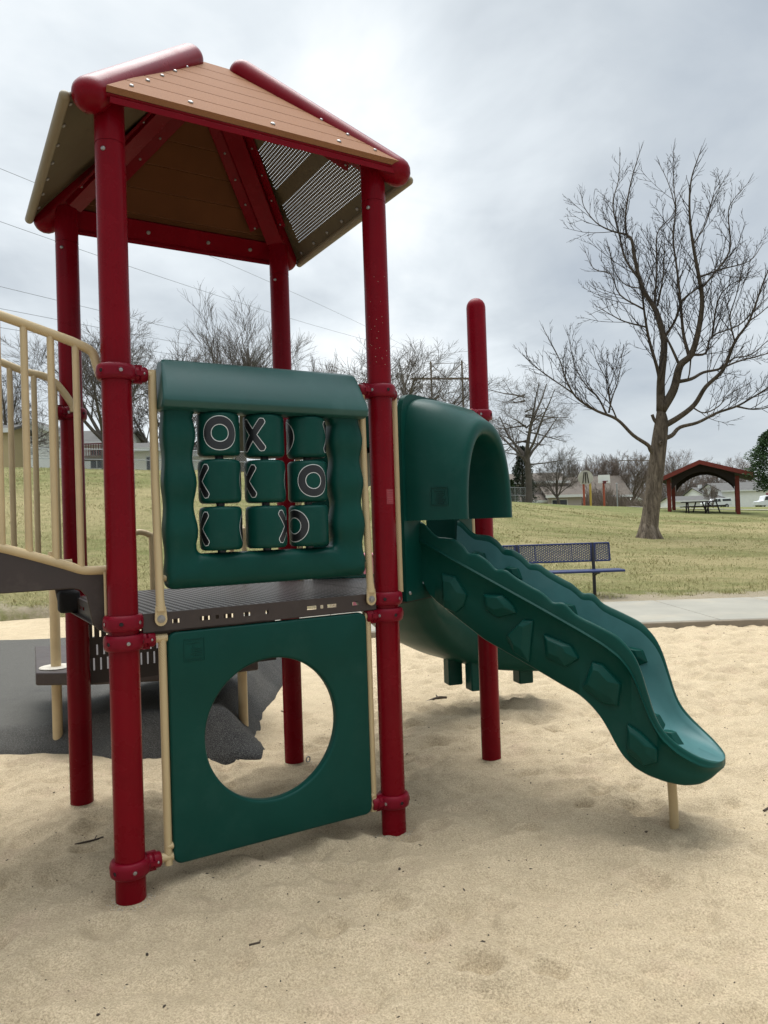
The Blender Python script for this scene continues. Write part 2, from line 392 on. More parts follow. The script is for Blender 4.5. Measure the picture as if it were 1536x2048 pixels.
FOOT = [(r2.uniform(-.7, .9)*y, y, r2.uniform(.04, .10), r2.uniform(.014, .036)) for y in np.concatenate([r2.uniform(1.3, 4, 110), r2.uniform(3.4, 9, 420)])]
az = np.linspace(-1.25, 1.25, 560); yy = np.concatenate([np.linspace(-2.5, .75, 8), np.geomspace(.8, 13.2, 620)])
A_, Y_ = np.meshgrid(az, yy); X_ = A_*np.maximum(Y_, .8)
Z_ = np.zeros_like(X_)
near = Y_ > .7
Z_[near] = sandz(X_[near], Y_[near])
grid_mesh('sand', X_, Y_, Z_, M['sand'], 'structure')

# rubber surfacing mound
xs = np.linspace(-9, -.55, 260); ys = np.linspace(4.3, 10.4, 220); X_, Y_ = np.meshgrid(xs, ys)
rag = .22*(fbm(X_*2.2, Y_*2.2, 61, 2)-.5)
frontY = 4.83-.22*ss(-2.1, -1.5, X_)+rag*.45
rightX = -.80-.13*ss(4.7, 5.1, Y_)-.10*ss(5.6, 7.5, Y_)+.16*(fbm(X_*.8, Y_*1.6, 67, 2)-.5)*ss(5.1, 5.8, Y_)
farY = 9.75+rag
h = .235*ss(-.02, .22, Y_-frontY)*ss(-.02, .26, rightX-X_)*(1-.75*ss(6.2, 9.4, Y_))
h = h*(.45+.55*ss(-2.4, -1.7, X_))
inside = np.minimum(np.minimum(Y_-frontY, rightX-X_), farY-Y_)
Z_ = h-.10+.125*ss(-.06, .02, inside)+.006*(fbm(X_*9, Y_*9, 71, 3)-.5)
grid_mesh('rubber_surfacing', X_, Y_, Z_, M['rubber'], 'structure')

# concrete path with kerb face
mb = MB(); x = -2.3; k = 0
joints = [-2.3, -.85, .65, 2.15, 4.15, 5.65, 7.15, 8.65, 10.2, 12, 14, 17, 20, 24, 30]
for a, b in zip(joints[:-1], joints[1:]): mb.abox(a+.004, b-.004, 9.33, 11.62, -.3, .072)
tag(mb.build('path', M['concrete'], None, bevel=.012), kind='structure')
mb = MB(); mb.abox(-2.3, 30, 9.27, 9.329, -.3, .066); tag(mb.build('kerb', M['curb'], None, bevel=.012), kind='structure')

# ------------------------------------------------------------------ playground structure
th = .5395873; AX = V(math.cos(th), math.sin(th), 0); BX = V(-math.sin(th), math.cos(th), 0); ZX = V(0, 0, 1)
LF3 = V(*POSTS['LF'], 0)
def TW(s, t, z): return LF3+s*AX+t*BX+z*ZX
def P3(k, z): return V(*POSTS[k], z)
UX = P3('T', 0)-P3('RF', 0); UX /= np.linalg.norm(UX); NX = V(UX[1], -UX[0], 0); MID = (P3('T', 0)+P3('RF', 0))/2-.015*UX
PR = .0574
root = empty('play_structure', TW(.6, .57, 0), 'red and green climbing tower with plank roof, tic-tac-toe panel and green slide, standing in sand', 'play structure')

SIDE = {'LF': {2.04: [AX], 1.064: [], .988: [AX], .118: [AX]}, 'RF': {2.04: [-AX, UX], 1.064: [], .988: [-AX], .118: [-AX]},
        'BL': {2.04: [-AX*.6-BX*.5], 1.064: []}, 'BR': {2.04: [P3('T', 0)-P3('BR', 0)], 1.064: []}, 'T': {2.04: [-UX, P3('BR', 0)-P3('T', 0)], 1.064: []}}
TOP = dict(LF=3.12, RF=3.12, BL=3.12, BR=3.12, T=2.69)
for k in POSTS:
    mb = MB()
    if k == 'T': mb.tube([P3(k, -.5), P3(k, 1), P3(k, TOP[k])], PR, 36, 0, 'end')
    else:
        mb.tube([P3(k, -.5), P3(k, 1), P3(k, 2.93)], PR, 36)
        mb.tube([P3(k, 2.931), P3(k, 2.939)], PR*.97, 36); mb.tube([P3(k, 2.94), P3(k, TOP[k])], PR, 36)
        d = -P3(k, 0)/np.linalg.norm(P3(k, 0)); e = V(d[1], -d[0], 0)
        q = (d*.9+e*.43); mb.bolt(P3(k, 2.90)+q*PR, q, .009, 1)
    if k == 'RF':   # faded square sticker and paint chips
        for i in range(26):
            z = 2.15+abs(r2.normal(0, .17)); an = r2.uniform(-1.0, .8); q = V(math.sin(an), -math.cos(an), 0)
            mb.lathe(P3(k, z)+q*PR, [(.0016+.0012*r2.random(), -.001), (.001, .0006)], 5, q, 2)
    po = mb.build('post', [M['red'], M['steel'], M['pebble']], root, 40)
    if k == 'RF':
        mb = MB(); vs = []; base = math.atan2(-POSTS[k][1], -POSTS[k][0])+math.radians(36)
        for i in range(9):
            an = base+(i-4)*.085
            for z in (1.505, 1.575): vs.append(P3(k, z)+V(math.cos(an), math.sin(an), 0)*(PR+.0006))
        mb.add(vs, [(2*i, 2*i+2, 2*i+3, 2*i+1) for i in range(8)])
        for q_ in range(6):
            vs = []
            for i in range(7):
                an = base+(i-3)*.085*(1 if q_ % 3 else .7); z = 1.514+q_*.0105
                for dz in (0, .004): vs.append(P3(k, z+dz)+V(math.cos(an), math.sin(an), 0)*(PR+.0011))
            mb.add(vs, [(2*i, 2*i+2, 2*i+3, 2*i+1) for i in range(6)], 1)
        mb.build('sticker', [M['sticker'], M['stickerink']], po, 40, fixn=False)
    for z, dirs in SIDE[k].items():
        mb = MB(); prof = [(PR+.001, -.03), (PR+.010, -.03), (PR+.0165, -.024), (PR+.0185, -.012), (PR+.0185, .012), (PR+.0165, .024), (PR+.010, .03), (PR+.001, .03)]
        mb.lathe(P3(k, z), prof, 40, ZX, 0)
        base = math.atan2(dirs[0][1], dirs[0][0]) if dirs else math.atan2(-POSTS[k][1], -POSTS[k][0])+.4
        for j in range(6):
            an = base+.55+j*2*PI/6; q = V(math.cos(an), math.sin(an), 0)
            c = P3(k, z)+q*(PR+.0185)
            mb.lathe(c, [(.013, -.006), (.013, .0005), (.010, .002), (.0085, -.001)], 12, q, 0)
            mb.lathe(c, [(.0075, -.005), (.0075, .0005), (.0045, .0015), (.0005, .0015)], 10, q, 1 if j % 2 == 0 else 2)
        for d in dirs:
            d = np.array(d)/np.linalg.norm(d)
            mb.lathe(P3(k, z)+d*(PR+.002), [(.030, 0), (.033, .012), (.033, .02), (.027, .026), (.031, .03), (.031, .052), (.026, .058), (.021, .058)], 22, d, 0)
            for q in (V(-d[1], d[0], 0), -V(-d[1], d[0], 0), V(0, 0, 1), V(0, 0, -1)):
                mb.box(P3(k, z)+d*(PR+.022)+q*.031, (d, q, np.cross(d, q)), (.018, .006, .009), 0)
            q = V(d[1], -d[0], 0); mb.bolt(P3(k, z)+d*(PR+.042)+q*.030, q, .006)
        mb.build('clamp', [M['redclamp'], M['steel'], M['dark']], po, 40)

# ---- roof
SC, TC = .60, .572
hips = {'LF': (0, 0, 1, 1), 'RF': (1.2, 0, -1, 1), 'BL': (0, 1.144, 1, -1), 'BR': (1.2, 1.144, -1, -1)}
def hippt(k, d):            # point on a hip axis at plan distance d from its post
    s0, t0, ds, dt = hips[k]; e = V(ds*.6, dt*.572); e /= np.linalg.norm(e)
    return TW(s0+e[0]*d, t0+e[1]*d, 3.090+(d+.10)*.775)
for k in hips:
    mb = MB(); p0 = hippt(k, -.118); p1 = hippt(k, .645)
    mb.tube([p0, p0+(p1-p0)*.02, p1-(p1-p0)*.02, p1], .066, 36, 0, 'both')
    d = (p1-p0)/np.linalg.norm(p1-p0); side = np.cross(d, ZX); side /= np.linalg.norm(side); nn = np.cross(side, d)
    hp = mb.build('hip_tube', [M['red'], M['steel']], root, 40)
    mb = MB(); L = np.linalg.norm(p1-p0)
    mb.box((p0+p1)/2-nn*.050+d*.075, (d, side, nn), (L/2-.085, .050, .024))
    for sg in (-1, 1):
        q = (side*sg*.72-nn*.69); q /= np.linalg.norm(q); w = np.cross(d, q)
        sd = side*sg*.80-nn*.60
        mb.box((p0+p1)/2-nn*.068+side*sg*.078+d*.12, (d, side*sg*.8-nn*.6, np.cross(d, side*sg*.8-nn*.6)), (L/2-.15, .040, .006))
        for j in range(5): mb.bolt(p0+d*(.28+j*(L-.36)/4)-nn*.077+side*sg*.083, -nn*.8-side*sg*.6, .007)
    mb.build('hip_bracket', [M['red'], M['steel']], hp, 40, bevel=.004)

def plank_roof(tsign, name):
    T_ = (lambda t: t) if tsign > 0 else (lambda t: 1.144-t)
    mb = MB(); t0, z0, t1, z1 = -.125, 3.080, .475, 3.668
    d = V(0, t1-t0, z1-z0); ln = np.linalg.norm(d)
    nl = TW(0, -(z1-z0)/ln, 0)-TW(0, 0, 0); nrm = (BX*(-(z1-z0)/ln)*(1 if tsign > 0 else -1)+ZX*((t1-t0)/ln))
    n = 6
    def pt(f, e): # f along slope, e 0 left 1 right
        sl = -.035+f*(.515+.035); sr = 1.265+f*(.725-1.265)
        return TW(sl+(sr-sl)*e, T_(t0+(t1-t0)*f), z0+(z1-z0)*f)
    for i in range(n):
        f0 = i/n+.002; f1 = (i+1)/n-.005
        mb.prism([pt(f0, 0), pt(f0, 1), pt(f1, 1), pt(f1, 0)], nrm*.024)
    mb.prism([pt(.01, .01)+nrm*.009, pt(.01, .99)+nrm*.009, pt(.99, .99)+nrm*.009, pt(.99, .01)+nrm*.009], nrm*.006)
    for i in range(n):
        f = (i+.5)/n
        for e in (.045+.03*f, .955-.03*f): mb.bolt(pt(f, e)+nrm*.024, nrm, .009)
    for e in (.24, .53, .79): mb.bolt(pt(.07, e)+nrm*.024, nrm, .011)
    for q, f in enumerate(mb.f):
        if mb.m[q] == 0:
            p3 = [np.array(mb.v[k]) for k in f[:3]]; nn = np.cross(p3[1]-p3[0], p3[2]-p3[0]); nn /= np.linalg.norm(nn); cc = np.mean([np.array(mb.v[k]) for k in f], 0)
            if abs(nn@nrm) > .9 and (cc-pt(0, .5))@nrm < .004: mb.m[q] = 2  # down-facing faces take the plank colour that carries the shade
    o = mb.build(name, [M['plank'], M['steel'], M['plankshade']], root, 30)
    mb = MB()
    lo0, lo1 = pt(0.0, .0), pt(0.0, 1.0)
    mb.prism([pt(.0, .0)-nrm*.002, pt(.0, 1.)-nrm*.002, pt(.13, .97)-nrm*.002, pt(.13, .03)-nrm*.002], -nrm*.016)
    mb.prism([pt(.0, .01)-nrm*.001-ZX*.012, pt(.0, .99)-nrm*.001-ZX*.012, pt(.02, .99)-nrm*.001-ZX*.012, pt(.02, .01)-nrm*.001-ZX*.012], -ZX*.026)
    for e in (.15, .36, .64, .85): mb.bolt(pt(.06, e)-nrm*.018, -nrm, .012)
    mb.build('eave_rail', [M['red'], M['steel']], o, 30, bevel=.003)
    return o
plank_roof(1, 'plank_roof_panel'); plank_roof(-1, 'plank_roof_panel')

def perf_roof(sgn):
    S_ = (lambda s: s) if sgn < 0 else (lambda s: 1.2-s)
    sa, za, sb, zb = -.17, 3.062, .50, 3.650
    def pt(f, e):
        tl = -.06+f*(.47+.06); tr = 1.215+f*(.66-1.215)
        return TW(S_(sa+(sb-sa)*f), tl+(tr-tl)*e, za+(zb-za)*f)
    dS = pt(1, .5)-pt(0, .5); L = np.linalg.norm(dS); dS /= L
    nrm = np.cross(dS, BX); nrm *= np.sign(nrm[2])
    mb = MB()
    # grid of small holes in three bands, cells outside the trapezoid dropped
    pitch = .0150; hole = .0046
    uc = []; x = -.06
    while x < 1.215: uc += [x, x+pitch-hole]; x += pitch
    vc = [0, .10]; bands = [(.10, .32), (.40, .60), (.68, .80)]
    hv = set(); y = 0
    vc = [0]
    for a0, a1 in bands:
        y = a0
        while y < a1: hv.add(len(vc)); vc += [y, y+.0042]; y += pitch
    vc.append(L); vc = sorted(vc)
    o = pt(0, .5)-BX*((pt(0, .5)-LF3)@BX)
    def hol(i, j):
        xm = (uc[i]+uc[i+1])/2; f = (vc[j]+vc[j+1])/2/L
        tl = -.06+f*.53; tr = 1.215-f*.555
        if xm < tl or xm > tr: return True
        return sgn > 0 and (i % 2 == 1) and (j in hv) and tl+.10 < xm < tr-.10
    mb.plate_holes(o, BX, dS, uc, vc, hol)
    # straight side hems
    for e in (0, 1):
        mb.tube([pt(0, e), pt(1, e)], .009, 8)
    mb.prism([pt(0, 0), pt(0, .04), pt(.97, .06), pt(.97, 0)], -nrm*.003); mb.prism([pt(0, .96), pt(0, 1), pt(.97, 1), pt(.97, .94)], -nrm*.003)
    for j in range(7): mb.bolt(pt(.05, .06+j*.146), -nrm, .010)
    pp = mb.build('perforated_roof_panel', [M['taupe'], M['steel']], root, 30)
    mb = MB(); mb.tube([pt(0, 0)+BX*.004, pt(0, .5), pt(0, 1)], .021, 16, 0, 'both'); mb.build('eave_tube', M['taupetube'], pp)
for sg in (-1, 1): perf_roof(sg)

# ---- deck: square platform and triangular wing
mb = MB(); zt = 1.092
R_ = lambda s, t: TW(s, t, zt)
mb.prism([R_(.07, -.02), R_(1.13, -.02), R_(1.22, .07), R_(1.22, 1.07), R_(1.13, 1.16), R_(.07, 1.16), R_(-.02, 1.07), R_(-.02, .07)], -ZX*.004, 1)
c3 = (P3('RF', 0)+P3('T', 0)+P3('BR', 0))/3
tri = [P3(k, zt)+(c3-P3(k, 0))*.04 for k in ('RF', 'T', 'BR')]
tri2 = []
for i in range(3):
    p, q = tri[i], tri[(i+1) % 3]; tri2 += [p+(q-p)*.08, q+(p-q)*.08]
mb.prism(tri2, -ZX*.004, 1)
def flange(p, q, slots):
    d = q-p; L = np.linalg.norm(d); d = d/L
    uc = [0]; hset = set()
    for c, w in slots: hset.add(len(uc)); uc += [c-w/2, c+w/2]
    uc.append(L); hset2 = hset
    mb.plate_holes(p-ZX*.075, d, ZX, uc, [0, .030, .046, .075], lambda i, j: j == 1 and i in hset2)
    nd = np.cross(d, ZX); mb.box((p+q)/2-ZX*.073-nd*.012, (d, nd, ZX), (L/2, .012, .002))
sl = []
for c in (.30, .78): sl += [(c-.05, .045), (c, .014), (c+.05, .045)]
sl += [(.13, .03), (.52, .014), (.43, .03), (.95, .03)]
flange(TW(.07, -.021, zt-.002), TW(1.13, -.021, zt-.002), sorted(sl))
flange(TW(.07, 1.161, zt-.002), TW(1.13, 1.161, zt-.002), sorted(sl))
flange(TW(-.021, .07, zt-.002), TW(-.021, 1.07, zt-.002), sorted(sl))
for i in (0, 2, 4):
    p, q = tri2[i], tri2[(i+1)]; flange(p, q, [(.3, .04), (.6, .014)])
deck = mb.build('deck', [M['brown'], M['deck']], root, 30, fixn=False)

# ---- ring-swept panels
def rrect(s0, s1, z0, z1, r, n):
    pts = []
    w, h = s1-s0-2*r, z1-z0-2*r
    segs = [((s0+r, z0), (s1-r, z0), (s1-r, z0+r), -90), ((s1, z0+r), (s1, z1-r), (s1-r, z1-r), 0), ((s1-r, z1), (s0+r, z1), (s0+r, z1-r), 90), ((s0, z1-r), (s0, z0+r), (s0+r, z0+r), 180)]
    for a, b, c, an in segs:
        m = n//4-6
        for i in range(m): f = i/m; pts.append((a[0]+(b[0]-a[0])*f, a[1]+(b[1]-a[1])*f))
        for i in range(6): t = math.radians(an+90*i/6); pts.append((c[0]+r*math.cos(t), c[1]+r*math.sin(t)))
    return pts
def circ_match(outer, c, r):
    out = []
    for p in outer:
        a = math.atan2(p[1]-c[1], p[0]-c[0]); out.append((c[0]+r*math.cos(a), c[1]+r*math.sin(a)))
    return out
def ringpanel(mb, outer, inner, cross, tc=0.0, mod=None):
    rings = []
    for (o, i) in zip(outer, inner):
        o, i = np.array(o), np.array(i); d = o-i; L = np.linalg.norm(d); d = d/L; ring = []
        for (p, off, dep) in cross:
            q = i+(o-i)*p+d*off
            dd = dep if mod is None else mod(q, p, dep)
            ring.append(TW(q[0], tc+dd, q[1]))
        rings.append(ring)
    mb.loft(rings, loop=True)
def rect_cross(hd, r):
    c = []
    for cx, cd, a0 in ((1, 1, 0), (0, 1, 90), (0, -1, 180), (1, -1, 270)):
        for j in range(5):
            t = math.radians(a0+90*j/4)
            c.append((cx, (-r if cx else r)+r*math.cos(t), cd*(hd-r)+r*math.sin(t)))
    return c
# lower window panel with round hole
mb = MB(); outer = rrect(.165, 1.076, .084, 1.008, .035, 120)
ringpanel(mb, outer, circ_match(outer, (.606, .553), .300), rect_cross(.024, .013))
def logo(mb, s, z, w, h, t, rows, mi=0):
    T_ = .0016
    for (a, b_, c, d_) in [(s-w/2, s+w/2, z+h/2-.002, z+h/2), (s-w/2, s+w/2, z-h/2, z-h/2+.002), (s-w/2, s-w/2+.002, z-h/2, z+h/2), (s+w/2-.002, s+w/2, z-h/2, z+h/2)]:
        mb.box(TW((a+b_)/2, t, (c+d_)/2), (AX, BX, ZX), ((b_-a)/2, T_, (d_-c)/2), mi)
    for (dz, x0, x1, hh) in rows: mb.box(TW(s+(x0+x1)/2*w, t, z+dz*h), (AX, BX, ZX), ((x1-x0)/2*w, T_, hh), mi)
rows = [(.34, -.38, .3, .003), (.2, -.05, .05, .006), (.06, -.12, .38, .002), (-.04, -.05, .4, .002), (-.14, -.2, .4, .002), (-.24, .0, .4, .002), (-.36, -.35, .36, .003)]
logo(mb, .268, .93, .085, .088, -.0245, rows)
wp = mb.build('window_panel', [M['green'], M['steel']], root, 50); wp['label'] = 'green panel with a big round hole'
for s in (.148, 1.092):
    mb = MB(); sg = -1 if s < .5 else 1; sp = 0 if s < .5 else 1.2
    mb.tube([TW(s, 0, .086), TW(s, 0, .5), TW(s, 0, .992)], .0165, 16)
    for z in (.988, .118):
        mb.tube([TW(sp-sg*.11, 0, z), TW(s-sg*.001, 0, z)], .0175, 16)
        mb.tube([TW(s, 0, z), TW(s-sg*.018, 0, z)], .0172, 16)
    for z in (.16,): mb.tube([TW(s, -.004, z), TW(s-sg*.03, -.004, z)], .014, 12, 0, 'both')
    mb.build('mounting_bar', [M['tantex'], M['steel']], wp, 50)

# tic-tac-toe panel
Z0, Z1 = 1.178, 2.01; s0, s1 = .167, 1.072
mb = MB(); N = 280; outer = rrect(s0, s1, Z0, Z1, .03, N); inner = rrect(.292, .920, 1.318, 1.905, .028, N)
# match arc positions of inner and outer by index (same counts per side)
wave = lambda z: math.cos((z-1.415)/.194*2*PI)
outer = [(x+(.007*wave(z) if x > 1.0 else (-.003*wave(z) if x < .2 else 0))*(1 if 1.24 < z < 1.96 else 0), z) for x, z in outer]
inner = [(x+(.007*wave(z) if x < .32 else (-.007*wave(z) if x > .89 else 0))*(1 if 1.36 < z < 1.87 else 0), z) for x, z in inner]
cross = []
for j in range(28):
    a = 2*PI*j/28; c, s = math.cos(a), math.sin(a)
    cx = math.copysign(abs(c)**.62, c); sy = math.copysign(abs(s)**.62, s)
    cross.append((.5+.5*cx, 0, .062*sy))
def mod(q, p, dep):
    side = (q[0] < .30 or q[0] > .91) and 1.2 < q[1] < 1.95
    return dep*(1+(.09*wave(q[1]) if side else 0))
ringpanel(mb, outer, inner, cross, 0.0, mod)
for z, a, b_ in [(1.262, .03, .08), (1.255, .02, .085), (1.248, .0, .085), (1.24, .02, .08), (1.232, .01, .085), (1.222, .02, .085), (1.214, .0, .08)]:
    mb.box(TW(.935+(a+b_)/2+.02, -.0605, z), (AX, BX, ZX), ((b_-a)/2, .0016, .0012))
tp = mb.build('tic_tac_toe_panel', M['green'], root, 60); tp['label'] = 'green panel with nine turning noughts and crosses barrels'
# awning
mb = MB(); prof = [(.055, 2.085), (.04, 2.108), (-.012, 2.108), (-.03, 2.096), (-.098, 1.955), (-.104, 1.93), (-.092, 1.905), (-.06, 1.897), (.035, 1.90), (.055, 1.915)]
rings = []
for e, sc in ((0, 0), (.006, .7), (.02, 1), (.98, 1), (.994, .7), (1, 0)):
    ring = []
    cz, ct = 2.0, -.02
    for (t, z) in prof:
        f = (2.108-z)/.21; sl = .168-.018*f; sr = 1.055+.030*f
        k_ = .90+.10*sc
        ring.append(TW(sl+(sr-sl)*e, ct+(t-ct)*k_, cz+(z-cz)*k_))
    rings.append(ring)
mb.loft(rings)
o = mb.build('awning', M['greentop'], tp, 60, bevel=.012, seg=3)
# barrels
def letters(mb, c, R, kind, ang, f0=-BX, r0=AX):
    def mp(x, y, off):
        a = ang+x/R; return c+(R+off)*(math.sin(a)*r0+math.cos(a)*f0)+y*ZX
    if kind == 'O':
        for (ra, rb, off, mi) in ((.0335, .0715, .0006, 2), (.0365, .0685, .0013, 1)):
            n = 56; vs = []
            for k in range(n):
                t = 2*PI*k/n
                for j in range(4):
                    r = ra+(rb-ra)*j/3; vs.append(mp(r*math.cos(t), r*math.sin(t), off))
            mb.add(vs, [(k*4+j, ((k+1) % n)*4+j, ((k+1) % n)*4+j+1, k*4+j+1) for k in range(n) for j in range(3)], mi)
    else:
        for (w, off, mi) in ((.0165, .0006, 2), (.0137, .0013, 1)):
            for sg in (-1, 1):
                L = .068; n = 26; vs = []; dx, dy = sg*.58, .815
                for k in range(n+1):
                    tt = -L-w+(2*L+2*w)*k/n
                    if abs(tt) > L: hw = w*math.sqrt(max(0, 1-((abs(tt)-L)/w)**2))
                    else: hw = w
                    for j in range(4):
                        o = -hw+2*hw*j/3; vs.append(mp(dx*tt-dy*o, dy*tt+dx*o, off))
                mb.add(vs, [(k*4+j, k*4+j+1, (k+1)*4+j+1, (k+1)*4+j) for k in range(n) for j in range(3)], mi)
VA = [math.radians(a) for a in (-18.5, -21.8, -25.2)]
REL = [[(4, 184), (149, -31), (-83, 95)], [(113, -65), (114, -60), (18, 198)], [(105, -69), (-112, 72), (-46, 134)]]
for r, z in enumerate((1.808, 1.613, 1.418)):
    for c, s in enumerate((.404, .606, .808)):
        mb = MB(); cen = TW(s, -.002, z); R = .0875; hh = .0905
        pr = [(.0005, -hh), (R-.02, -hh)]+[(R-.018+.018*math.sin(a), -hh+.018-.018*math.cos(a)) for a in np.linspace(.2, PI/2, 6)]
        pr = pr+[(a, -b_) for a, b_ in reversed(pr)]
        mb.lathe(cen, pr, 48)
        for kind, rel in zip('OX', REL[r][c]): letters(mb, cen, R, kind, VA[c]+math.radians(rel))
        mb.tube([cen-ZX*(hh+.012), cen-ZX*(hh-.004)], .018, 12, 1)
        mb.tube([cen-ZX*.102, cen+ZX*.102], .009, 10, 1)
        mb.build('barrel', [M['green'], M['black'], M['white']], tp, 50, fixn=False)
for s in (.136, 1.096):
    mb = MB(); sg = -1 if s < .5 else 1; sp = 0 if s < .5 else 1.2
    mb.tube([TW(s, -.005, 2.06), TW(s, -.008, 1.6), TW(s, -.03, 1.15), TW(s, -.034, 1.115)], .0165, 16)
    mb.tube([TW(s, -.034, 1.14), TW(s, -.0335, 1.10)], [.0165, .020], 16)
    poly = [TW(s+.024*math.cos(a), -.032, 1.066+.026*math.sin(a)) for a in np.linspace(-PI, 0, 9)]+[TW(s+.02, -.032, 1.115), TW(s-.02, -.032, 1.115)]
    mb.prism(poly, -BX*.009)
    mb.lathe(TW(s, -.041, 1.068), [(.016, -.001), (.016, .002), (.0105, .0025), (.0105, .008), (.003, .009), (.0005, .009)], 14, -BX, 1)
    mb.tube([TW(sp-sg*.11, 0, 2.043), TW(s, -.005, 2.043)], .0175, 16)
    mb.tube([TW(s, -.006, 1.225), TW(s-sg*.04, -.006, 1.225)], .013, 12, 0, 'both')
    mb.build('mounting_bar', [M['tantex'], M['steel']], tp, 50)

# ---- hood + slide in their own frame (x outward, y across, z up)
def frame_pt(O, N, U): return lambda x, y, z: O+x*N+y*U+z*ZX
def arch(hw, zb, zt, n, k=34):
    pts = []
    for i in range(k+1):
        a = PI*i/k; c, s = math.cos(a), math.sin(a)
        pts.append((-hw*math.copysign(abs(c)**(2/n), c), zb+(zt-zb)*abs(s)**(2/n)))
    return pts
def hood(F, logo_on):
    mb = MB()
    st = [(.0, .355, 2.052, 5.5), (.035, .352, 2.05, 5.2), (.10, .342, 2.035, 4.6), (.17, .330, 2.008, 3.7), (.235, .316, 1.965, 2.9), (.275, .306, 1.938, 2.5), (.292, .300, 1.928, 2.4), (.302, .291, 1.916, 2.35),
          (.308, .278, 1.900, 2.3), (.309, .262, 1.880, 2.3), (.304, .246, 1.862, 2.3), (.29, .237, 1.852, 2.3), (.2, .235, 1.850, 2.35), (.0, .236, 1.852, 2.4)]
    rings = []
    for i, (x, hw, zt_, n) in enumerate(st):
        zb = 1.436
        rings.append([F(x, y, z) for y, z in arch(hw, zb, zt_, n)])
    mb.loft(rings, closed=False)
    # close the bottom rims
    a, b_ = [r[0] for r in rings], [r[-1] for r in rings]
    for e in (0, -1):
        nst = len(st)
        loop = [rings[i][e] for i in range(nst)]; low = [p-ZX*.012 for p in loop]
        mb.add(loop+low, [(i, i+1, nst+i+1, nst+i) for i in range(nst-1)])
        mb.add(low, [tuple(range(nst))])
    # flange plate with arched opening
    n = 34; O_ = []; I_ = []
    inner = arch(.252, 1.435, 1.885, 2.4, n)
    outer = arch(.378, 1.435, 2.064, 9, n)
    for x in (-.014, .014): pass
    full_i = [(-.214, 1.10), (-.214, 1.425)]+inner+[(.214, 1.425), (.214, 1.10)]; full_o = [(-.378, 1.03), (-.378, 1.425)]+outer+[(.378, 1.425), (.378, 1.03)]
    m = len(full_i); vs = []
    for x in (-.012, .016): vs += [F(x, y, z) for y, z in full_o]+[F(x, y, z) for y, z in full_i]
    fs = []
    for i in range(m-1):
        fs += [(i, i+1, m+i+1, m+i), (2*m+i, 3*m+i, 3*m+i+1, 2*m+i+1), (i, 2*m+i, 2*m+i+1, i+1), (m+i, m+i+1, 3*m+i+1, 3*m+i)]
    # sill
    mb.add(vs, fs)
    mb.box(F(.002, 0, 1.065), (F(1, 0, 0)-F(0, 0, 0), F(0, 1, 0)-F(0, 0, 0), ZX), (.0139, .377, .037))
    for y in (-.345, .345): mb.bolt(F(.016, y, 1.067), F(1, 0, 0)-F(0, 0, 0), .010)
    if logo_on:
        e = F(.19, -.3275, 1.54); ex = (F(.25, -.314, 1.54)-F(.10, -.342, 1.54)); ex /= np.linalg.norm(ex); en = np.cross(ex, ZX)
        w = .042
        for (cx, cz, hx, hz) in [(0, w, w, .001), (0, -w, w, .001), (-w, 0, .001, w), (w, 0, .001, w)]+[(-.0+.004*((j*7) % 3), .026-.010*j, .026-.004*((j*5) % 4), .0014) for j in range(7)]:
            mb.box(e+ex*cx+ZX*cz+en*.0, (ex, en, ZX), (hx, .0034, hz))
    return mb
F1 = frame_pt(MID, NX, UX)
hm = hood(F1, True).build('slide_hood', [M['green'], M['steel']], root, 45)
E2 = P3('T', 0)-P3('BR', 0); E2 /= np.linalg.norm(E2); N2 = V(-E2[1], E2[0], 0); M2 = (P3('T', 0)+P3('BR', 0))/2
F2 = lambda x, y, z: M2+2.0*x*N2+1.17*y*E2+(z-(max(0, x)*.62*(z-1.40)/.5))*ZX
hood(F2, False).build('slide_hood', [M['green'], M['steel']], root, 45)
for F, w in ((F1, .412), (F2, .44)):
    for y in (-w, w):
        mb = MB(); mb.tube([F(0, y, 2.062), F(0, y, 1.6), F(0, y, 1.08)], .0165, 14)
        mb.tube([F(0, y, 2.043), F(0, y*1.06, 2.043)], .017, 14); mb.build('mounting_bar', [M['tantex'], M['steel']], root, 50)

# climbing slide
WT = [(.0, 1.408), (.025, 1.398), (.07, 1.366), (.105, 1.346), (.15, 1.334), (.19, 1.322), (.235, 1.296), (.27, 1.266), (.32, 1.248), (.365, 1.222), (.41, 1.188), (.465, 1.170), (.515, 1.140), (.58, 1.104), (.635, 1.074), (.69, 1.036), (.74, 1.021), (.79, .984), (.83, .962), (.88, .938), (.925, .916), (.975, .889), (1.02, .848), (1.055, .793), (1.080, .728), (1.094, .655), (1.110, .585), (1.134, .520), (1.182, .462), (1.235, .420), (1.29, .382), (1.33, .358), (1.356, .344)]
CT = [(.0, 1.325), (.16, 1.238), (.395, 1.118), (.613, 1.008), (.818, .902), (.915, .848), (.985, .798), (1.035, .735), (1.07, .645), (1.098, .556), (1.143, .470), (1.206, .410), (1.291, .352), (1.356, .330)]
BT = [(.0, 1.12), (.03, 1.05), (.07, 1.012), (.215, .912), (.33, .834), (.445, .778), (.61, .698), (.715, .646), (.785, .614), (.84, .571), (.888, .517), (.925, .455), (.952, .400), (.98, .356), (1.026, .316), (1.08, .292), (1.15, .274), (1.22, .264), (1.28, .268), (1.32, .286), (1.356, .318)]
BD = [(.0, 1.098), (.05, 1.085), (.12, 1.04), (.3, .925), (.5, .81), (.7, .70), (.85, .60), (.95, .52), (1.03, .452), (1.10, .408), (1.18, .378), (1.26, .358), (1.32, .345), (1.356, .338)]
ip = lambda T, x: float(np.interp(x, [p[0] for p in T], [p[1] for p in T]))
def smooth_ip(T, x, w=.016): return sum(ip(T, x+d*w) for d in (-1, -.5, 0, .5, 1))/5
